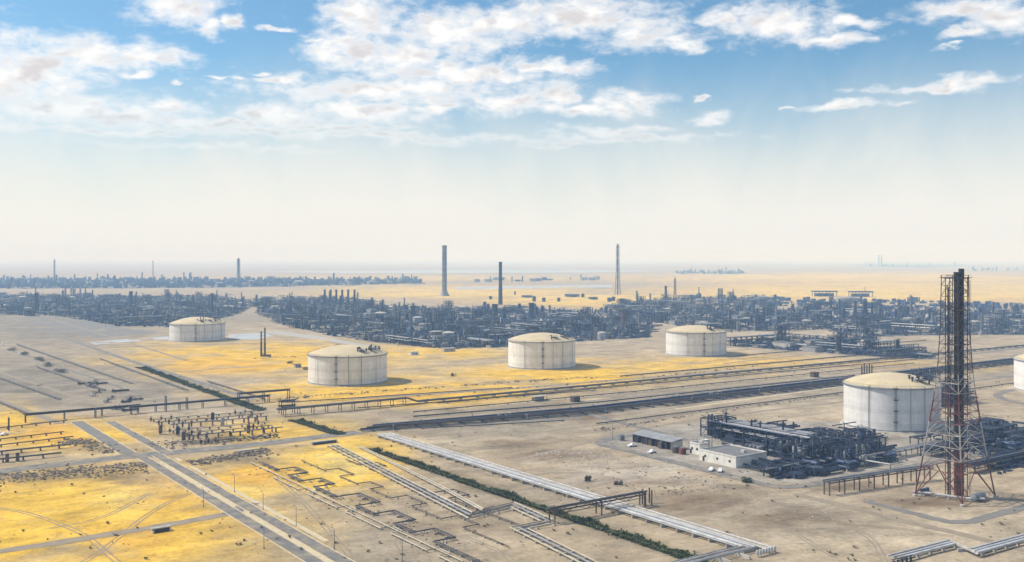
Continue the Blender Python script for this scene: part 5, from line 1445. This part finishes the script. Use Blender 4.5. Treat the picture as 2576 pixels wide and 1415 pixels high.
# ------------------------------------------------------------------ the refinery
PHR = {'left': 'left refinery block', 'midleft': 'refinery block behind the first tank', 'centre': 'refinery block behind the middle tank', 'right': 'hazy block below the lattice mast', 'farright': 'refinery block behind the flare tower', 'yard': 'pipe yard left of the flare tower'}
PROTO = {
 'tall': [mk_column(34, 1.7, 'steel_blue', 5), mk_column(30, 1.4, 'steel_dark', 5), mk_column(38, 2.0, 'steel_grey', 6)],
 'stout': [mk_column(20, 2.2, 'steel_dark', 3), mk_column(17, 2.6, 'steel_blue', 3), mk_column(22, 1.9, 'insulation_dull', 4)],
 'structure': [mk_structure(3, 2, 4, 6, 5, 'steel_dark', True, 1), mk_structure(4, 2, 3, 6, 5, 'steel_blue', True, 2), mk_structure(2, 2, 5, 6, 5, 'steel_dark', True, 3), mk_structure(5, 2, 3, 6, 4.6, 'steel_dark', True, 4)],
 'drum': [mk_drum(14, 1.9, 'insulation_dull'), mk_drum(10, 1.6, 'steel_blue'), mk_drum(18, 2.0, 'steel_grey')],
 'cooler': [mk_cooler(6, 9), mk_cooler(9, 9)],
 'heater': [mk_heater(34), mk_heater(27)],
 'rack': [mk_rack(72, 8, 9, 2, 8), mk_rack(56, 8, 10, 2, 9)],
 'tank': [mk_tank(7, 9, 'insulation_dull'), mk_tank(5, 8, 'insulation'), mk_tank(9, 11, 'insulation_dull')],
 'building': [mk_building(26, 12, 7, 'concrete', 2), mk_building(34, 14, 5, 'concrete', 1), mk_building(18, 12, 9, 'insulation_dull', 2)],
}
NAMES = {'tall': ('distillation_tower', 'tall slim process column', 'column'), 'stout': ('distillation_tower', 'stout process column', 'column'), 'structure': ('steel_structure', 'multi-storey steel structure', 'structure'), 'drum': ('horizontal_drum', 'horizontal drum', 'drum'), 'cooler': ('air_cooler', 'air cooler deck', 'air cooler'),
         'heater': ('fired_heater', 'fired heater with chimney', 'heater'), 'rack': ('pipe_rack', 'dark pipe rack', 'pipe rack'), 'tank': ('small_tank', 'small pale tank', 'tank'), 'building': ('plant_building', 'flat-roofed plant building', 'building')}
RAD = {'tall': 4.5, 'stout': 4.5, 'structure': 13, 'drum': 9, 'cooler': 17, 'heater': 8, 'rack': 20, 'tank': 11, 'building': 17}
NEED = {'left': dict(tall=17, stout=24, structure=22, drum=16, cooler=8, heater=7, rack=10, tank=7, building=8),
        'midleft': dict(tall=9, stout=18, structure=18, drum=12, cooler=6, heater=5, rack=8, tank=6, building=6),
        'centre': dict(tall=7, stout=26, structure=30, drum=26, cooler=10, heater=6, rack=14, tank=14, building=16),
        'right': dict(tall=5, stout=16, structure=22, drum=14, cooler=8, heater=4, rack=8, tank=12, building=16),
        'farright': dict(tall=11, stout=20, structure=20, drum=18, cooler=8, heater=6, rack=10, tank=8, building=10),
        'yard': dict(stout=4, structure=4, drum=12, cooler=3, rack=7, tank=3, building=4)}
for ps in PROTO.values():
    for p in ps: KIDS[p.name] = list(p.children); [KIDS.setdefault(c.name, list(c.children)) for c in p.children]
USED = set()
def place(kind, p, rz, sc, block):
    i = random.randrange(len(PROTO[kind]))
    pr = PROTO[kind][i]
    if pr.name not in USED: USED.add(pr.name); o = pr
    else: o = copy_tree(pr)
    o.location = (p[0], p[1], 0); o.rotation_euler = (0, 0, rz); o.scale = (sc[0], sc[0], sc[1])
    PLACED.append((block, kind, px(p), o))
    return o
PLACED = []
def sample(poly):
    x0, x1 = min(p[0] for p in poly), max(p[0] for p in poly); y0, y1 = min(p[1] for p in poly), max(p[1] for p in poly)
    gs = [G(x, y) for x, y in poly]
    X0, X1, Y0, Y1 = min(g.x for g in gs), max(g.x for g in gs), min(g.y for g in gs), max(g.y for g in gs)
    while True:
        X, Y = random.uniform(X0, X1), random.uniform(Y0, Y1)
        # more of the equipment stands towards the near side, where it shows largest
        if random.random() > (Y0 / Y) ** 1.3: continue
        if in_poly(np.array(CX + FOC * X / Y), np.array(HZ + CAM_H * FOC / Y), poly): return Vector((X, Y, 0))
random.seed(77)
spots = []
for block, need in NEED.items():
    for kind in ('rack', 'structure', 'cooler', 'building', 'tank', 'heater', 'drum', 'stout', 'tall'):
        for _ in range(need.get(kind, 0)):
            for tr in range(60):
                p = sample(BLOCKS[block])
                # line up with the street grid
                a, b_ = p.dot(DA), p.dot(DB)
                a, b_ = round(a / 9) * 9 + random.uniform(-1, 1), round(b_ / 9) * 9 + random.uniform(-1, 1)
                p = DA * a + DB * b_
                r = RAD[kind]
                if all((p - q).length > (r + r2) * .62 for q, r2 in spots[-420:]): break
            spots.append((p, r))
            near = max(.0, min(1, (2400 - p.y) / 1300))
            place(kind, p, ANG + random.choice((0, math.pi / 2)), (random.uniform(.85, 1.15), random.uniform(.58, 1.0) * (.72 if kind == 'tall' and block in ('centre', 'yard') else 1)), block)
# landmarks one can pick out
def mark(kind_obj, name, label, cat, x, y, rz=0, group=None): return settle(kind_obj, name, label, cat, G(x, y), rz, group)
for i, x in enumerate((817, 832, 846, 861, 876, 892)): mark(mk_chimney(33, 2.2, 'steel_dark'), 'chimney', f'{ordinal(i, 6)}of six slim chimneys in a row above the first tank', 'chimney', x, 768)
for i, (x, y, h, r, l) in enumerate(((92, 782, 34, 3.6, 'broad dark column rising above the left refinery block'), (534, 792, 38, 2.0, 'thin dark chimney rising alone between the two left refinery blocks'), (330, 776, 34, 3.0, 'dark round column behind the middle of the left refinery block'), (1245, 802, 24, 4.6, 'thick dark tower at the upper edge of the centre refinery block'), (1337, 806, 28, 4.4, 'thick dark tower right of the dark stack, upper edge of the centre block'), (1570, 832, 30, 3.6, 'rust-dark tower at the right end of the centre refinery block'), (1675, 762, 38, 2.6, 'thin red-brown stack at the top of the right refinery block'), (2152, 797, 27, 2.2, 'slim column left of the thick one behind the big tank'), (2177, 800, 27, 3.4, 'thick pinkish column above the large tank'), (2194, 799, 24, 1.6, 'slim column right of the thick one behind the big tank'), (1910, 830, 18, 2.0, 'dark column left of the group of masts on the right'), (1039, 800, 20, 4.0, 'short dark tower above the gap right of the six chimneys'))):
    mark(mk_chimney(h, r, 'steel_brown' if i in (5, 6) else 'steel_dark'), 'refinery_tower', l, 'tower', x, y)
# labels: kind, block, and the place in the row as seen from the camera
from collections import defaultdict
byk = defaultdict(list)
for b_, k, x, o in PLACED: byk[(b_, k)].append((x, o))
for (b_, k), lst in byk.items():
    lst.sort(key=lambda t_: t_[0])
    nm, lab, cat = NAMES[k]
    n = len(lst)
    for i, (x, o) in enumerate(lst):
        o.name = nm
        if i < 17 or i == n - 1: l = (f'{ordinal(i, n)}{lab}' + (' from the left' if 0 < i < n - 1 else '') + f' in the {PHR[b_]}')
        elif n - 1 - i < 17: l = f'{ORD[n - 1 - i]} {lab} from the right in the {PHR[b_]}'
        else: l = f'{lab} in the {PHR[b_]}'
        tag(o, l, cat, f'{lab}s, {PHR[b_]}')
for ps in PROTO.values():           # a prototype that was never placed leaves the scene
    for p in ps:
        if p.name not in [q[3].name for q in PLACED]:
            if 'label' not in p:
                for c in list(p.children_recursive) + [p]: bpy.data.objects.remove(c)
# uncountable small pipework, cabins and posts between the units
def clutter(poly, n, hmax, seed, m, label, flat=.5):
    rnd = random.Random(seed); st0 = random.getstate(); random.seed(seed)
    mb = MB()
    for _ in range(n):
        p = sample(poly); h = hmax * rnd.random() ** 1.8 + .8
        if rnd.random() < flat:
            L = rnd.uniform(4, 22); z = rnd.uniform(.6, h); d = DB if rnd.random() < .6 else DA
            mb.bar(p + V3(0, 0, z), p + d * L + V3(0, 0, z), rnd.uniform(.4, 1.1))
            mb.bar(p + d * L * .5 + V3(0, 0, -.2), p + d * L * .5 + V3(0, 0, z), .4)
        elif rnd.random() < .6:
            w = rnd.uniform(.5, 1.5); mb.box((p.x, p.y, h / 2), (w, w, h), ANG)
        else: mb.box((p.x, p.y, h * .25), (rnd.uniform(2, 6), rnd.uniform(2, 5), h * .5), ANG)
    random.setstate(st0)
    return stuff(mb.build('pipework', m), label, 'pipework')
q = 0
for b_, poly in BLOCKS.items():
    k = {'left': 6500, 'midleft': 3600, 'centre': 5600, 'right': 2600, 'farright': 3400, 'yard': 1100}[b_]
    hm_ = 6 if b_ == 'yard' else 10
    for m, f in (('steel_dark', .48), ('steel_blue', .38), ('insulation_dull', .09), ('pipe_sand', .03), ('concrete_white', .02)):
        q += 1
        clutter(poly, int(k * f), hm_, 100 + q, m, {'steel_dark': 'dark', 'steel_blue': 'blue-grey', 'insulation_dull': 'grey', 'pipe_sand': 'sand-coloured', 'concrete_white': 'whitish'}[m] + f' small pipework filling the {PHR[b_]}', .5)

clutter([(1775,1085),(1900,1090),(2020,1100),(2200,1110),(2225,1165),(2140,1182),(2000,1168),(1880,1135)], 620, 8, 301, 'steel_dark', 'dark small pipework filling the process unit beside the large tank', .6)
clutter([(1960,1100),(2200,1110),(2225,1165),(2140,1182),(2000,1168)], 70, 7, 302, 'insulation_dull', 'grey small pipework filling the process unit beside the large tank', .8)
clutter([(1930,1175),(2080,1178),(2080,1200),(1950,1206)], 160, 4, 303, 'steel_dark', 'dark low pipework in front of the process unit', .6)
clutter([(2425,1085),(2640,1075),(2640,1180),(2500,1195),(2430,1150)], 220, 4.5, 304, 'steel_dark', 'dark small pipework right of the flare tower', .6)
clutter([(2290,995),(2420,990),(2420,1022),(2300,1026)], 260, 13, 305, 'steel_dark', 'dark small pipework behind the large tank', .5)
# ------------------------------------------------------------------ distant plants, stacks and masts
def far_units(poly, n, label, seed, hs=(10, 34), group=''):
    rnd = random.Random(seed); random.seed(seed)
    lst = []
    for i in range(n):
        p = sample(poly)
        k = rnd.random()
        h = rnd.uniform(*hs)
        o = put('x', None, None, p, ANG)
        if k < .4:
            r = rnd.uniform(2, 4.5); MB().lathe([(r, -.3), (r, h * .9), (r * .4, h)], 8).build('shell', 'steel_blue', o); MB().lathe([(r + 1.5, h * .7), (r + 1.5, h * .7 + .6)], 8).build('platform', 'steel_dark', o); nm, cat, lb = 'distillation_tower', 'column', 'hazy column'
        elif k < .75:
            w, d = rnd.uniform(14, 40), rnd.uniform(10, 20); hh = h * .55
            for sx in (-1, 0, 1):
                for sy in (-1, 1): MB().box((sx * w / 2, sy * d / 2, hh / 2), (1.2, 1.2, hh)).build('post', 'steel_dark', o)
            for f in (.35, .7, 1): MB().box((0, 0, hh * f), (w + 1, d + 1, 1.6)).build('floor', 'steel_blue', o)
            MB().box((0, 0, hh * .45), (w * .7, d * .6, hh * .8)).build('equipment', 'steel_blue', o); nm, cat, lb = 'steel_structure', 'structure', 'hazy steel structure'
        else:
            r = rnd.uniform(10, 20); MB().lathe([(r, -.3), (r, 12), (r * .5, 14), (.2, 15)], 16).build('shell', 'insulation_dull', o); MB().bar((0, -r - .3, 0), (r * .7, -r * .75, 12), 1.2, .3).build('stair', 'steel_dark', o); nm, cat, lb = 'small_tank', 'tank', 'hazy small tank'
        o.name = nm
        lst.append((lb, cat, px(p), o))
    by = defaultdict(list)
    for lb, cat, x, o in lst: by[lb].append((x, o, cat))
    for lb, l2 in by.items():
        l2.sort(key=lambda t_: t_[0])
        for i, (x, o, cat) in enumerate(l2):
            n_ = len(l2)
            if i < 18 or i == n_ - 1: l = f'{ordinal(i, n_)}{lb}' + (' from the left' if 0 < i < n_ - 1 else '') + f' in the {label}'
            elif n_ - 1 - i < 18: l = f'{ORD[n_ - 1 - i]} {lb} from the right in the {label}'
            else: l = f'{lb} in the {label}'
            tag(o, l, cat, f'{lb}s in the {label}')
far_units(FARBLOCKS['distant left'], 84, 'distant plant on the left horizon', 5, (12, 38))
far_units(FARBLOCKS['distant right'], 22, 'distant plant right of the lattice mast', 6, (16, 36))
far_units([(1180,706),(1500,702),(1520,706),(1190,711)], 22, 'faint plant behind the tall stacks', 17, (8, 26))
far_units([(2420,676),(2640,674),(2640,684),(2430,685)], 20, 'pale plant on the right horizon edge', 18, (14, 36))
far_units(FARBLOCKS['horizon right'], 20, 'faint plant on the right horizon', 7, (30, 70))
far_units([(1880,752),(2300,758),(2576,770),(2576,785),(2000,775),(1880,765)], 24, 'scattered yard above the right block', 8, (8, 18))
far_units([(1140,735),(1540,745),(1600,760),(1300,760),(1140,748)], 14, 'sparse yard between the tall stacks', 9, (6, 14))
for (poly, n, h, l) in ((FARBLOCKS['distant left'], 1800, 15, 'hazy low pipework of the distant plant along the left horizon'), (FARBLOCKS['distant right'], 120, 16, 'hazy low pipework of the distant plant right of the lattice mast'), ([(1880,752),(2300,758),(2576,770),(2576,785),(2000,775),(1880,765)], 260, 7, 'low pipework of the scattered yard above the right refinery block')):
    rnd = random.Random(n); mb = MB(); random.seed(n)
    for _ in range(n):
        p = sample(poly); hh = h * rnd.random() ** 1.6 + 2
        mb.box((p.x, p.y, hh / 2), (rnd.uniform(1, 14), rnd.uniform(1, 8), hh), ANG)
    stuff(mb.build('pipework', 'steel_blue'), l, 'pipework')
def stack_group(label, x, y, h, r, n=3):
    o = thing('flare_stack', label, 'stack', G(x, y), 0)
    for k in range(n):
        a = 2 * math.pi * k / n + .5; d = r * .55 if n > 1 else 0
        MB().lathe([(r * .5, -.5), (r * .42, h * .97), (r * .5, h * .97), (r * .5, h)], 12, (d * math.cos(a), d * math.sin(a), 0)).build('flue', 'steel_grey', o, smooth=True)
    for k in range(9):
        z = h * (.08 + .11 * k); MB().lathe([(r * 1.15, z), (r * 1.15, z + .8)], 12).build('platform_ring', 'steel_dark', o)
    MB().lathe([(r * 2.2, -.3), (r * 1.4, h * .06), (r * 1.1, h * .1)], 12).build('base', 'steel_grey', o)
    lean = math.atan2(-3.0, h)
    return o
stack_group('tall thick grey stack rising left of the centre horizon', 1118, 745, 134, 6.6)
settle(mk_chimney(92, 3.6, 'steel_black'), 'chimney', 'tall slim dark stack right of the thick grey stack', 'stack', G(1259, 767))
settle(mk_mast(134, 16, 7.5, 'steel_grey', 1.8), 'lattice_mast', 'tall pale lattice mast right of the two centre stacks', 'mast', G(1554, 742))
settle(mk_mast(92, 8, 4.5, 'steel_grey', 1.2), 'lattice_mast', 'thin hazy mast at the far left horizon', 'mast', G(137, 716))
settle(mk_mast(90, 7, 2.5, 'steel_grey', 0), 'lattice_mast', 'thinnest hazy mast on the left horizon, between the two others', 'mast', G(385, 714))
settle(mk_mast(96, 18, 9, 'steel_grey', 2.5), 'lattice_mast', 'broad hazy mast on the left horizon', 'mast', G(600, 716))
settle(mk_mast(44, 7, 5, 'paint_red', 1.2), 'lattice_mast', 'small red and dark mast on the yellow sand at the right', 'mast', G(1698, 744))
settle(mk_mast(55, 4, 2, 'steel_grey', 0), 'lattice_mast', 'thin faint mast on the horizon above the distant right plant', 'mast', G(1741, 690))
settle(mk_mast(28, 5, 9, 'steel_dark', 0), 'lattice_mast', 'short dark mast with a wide head at the top of the right block', 'mast', G(1812, 756))
for i, x in enumerate((2211, 2218)): settle(mk_chimney(140, 9, 'steel_grey'), 'chimney', ('left' if i == 0 else 'right') + ' one of two faint twin chimneys on the right horizon', 'chimney', G(x, 669))
for i, (x, y, L) in enumerate(((2074, 746, 62), (2165, 747, 58))):
    o = thing('canopy', ['left one of two dark flat canopies on the yellow sand at the right', 'right one of two dark flat canopies on the yellow sand at the right'][i], 'canopy', G(x, y), .05)
    MB().box((0, 0, 13), (L, 24, 3)).build('roof', 'steel_dark', o)
    for sx in (-1, -.33, .33, 1):
        for sy in (-1, 1): MB().box((sx * L * .46, sy * 11, 6), (1.4, 1.4, 12)).build('post', 'steel_grey', o)
    MB().box((0, 4, 4), (L * .8, 8, 8)).build('equipment', 'steel_blue', o)
    if i: MB().bar((L * .2, 0, 14), (L * .2, 0, 26), 1).build('aerial', 'steel_dark', o)
# salt pans and pale plots in front of the refinery
def plot(name, pts, m, z=.09): return struct(MB().add([tuple(G(x, y) + V3(0, 0, z)) for x, y in pts], [tuple(range(len(pts)))]).build(name, m))
plot('salt_pan', [(1140, 723), (1330, 719), (1540, 717), (1540, 723), (1300, 727), (1150, 729)], 'salt', .12)
plot('salt_pan', [(640, 684), (1100, 680), (1700, 681), (1500, 686), (900, 688)], 'salt', .12)
plot('salt_pan', [(225, 862), (300, 855), (425, 847), (425, 854), (330, 860), (240, 868)], 'salt')
plot('salt_pan', [(575, 842), (660, 838), (690, 846), (640, 856), (575, 852)], 'salt')
plot('gravel_plot', [(570, 795), (640, 789), (700, 795), (690, 806), (600, 808)], 'track')
plot('gravel_plot', [(30, 800), (170, 796), (330, 828), (420, 838), (230, 850), (120, 826)], 'track_grey', .06)
plot('gravel_plot', [(640, 830), (760, 838), (1010, 885), (1180, 895), (1050, 897), (800, 855), (660, 838)], 'concrete', .06)
# ------------------------------------------------------------------ dusty air over the plain
hz_mb = MB()
hz_mb.box((0, 0, (-3.0 + 153.0) / 2), (120000, 120000, 156.0))
hm = bpy.data.materials.new('haze_air'); hm.use_nodes = True
t = hm.node_tree; t.nodes.clear()
pv = t.nodes.new('ShaderNodeVolumePrincipled'); ou = t.nodes.new('ShaderNodeOutputMaterial')
pv.inputs['Color'].default_value = (*HAZE_COLOR, 1); pv.inputs['Density'].default_value = HAZE_DENSITY; pv.inputs['Absorption Color'].default_value = (1, 1, 1, 1); pv.inputs['Anisotropy'].default_value = 0.0
t.links.new(pv.outputs[0], ou.inputs['Volume'])
stuff(hz_mb.build('haze', hm), 'pale dusty haze lying over the whole plain', 'haze')
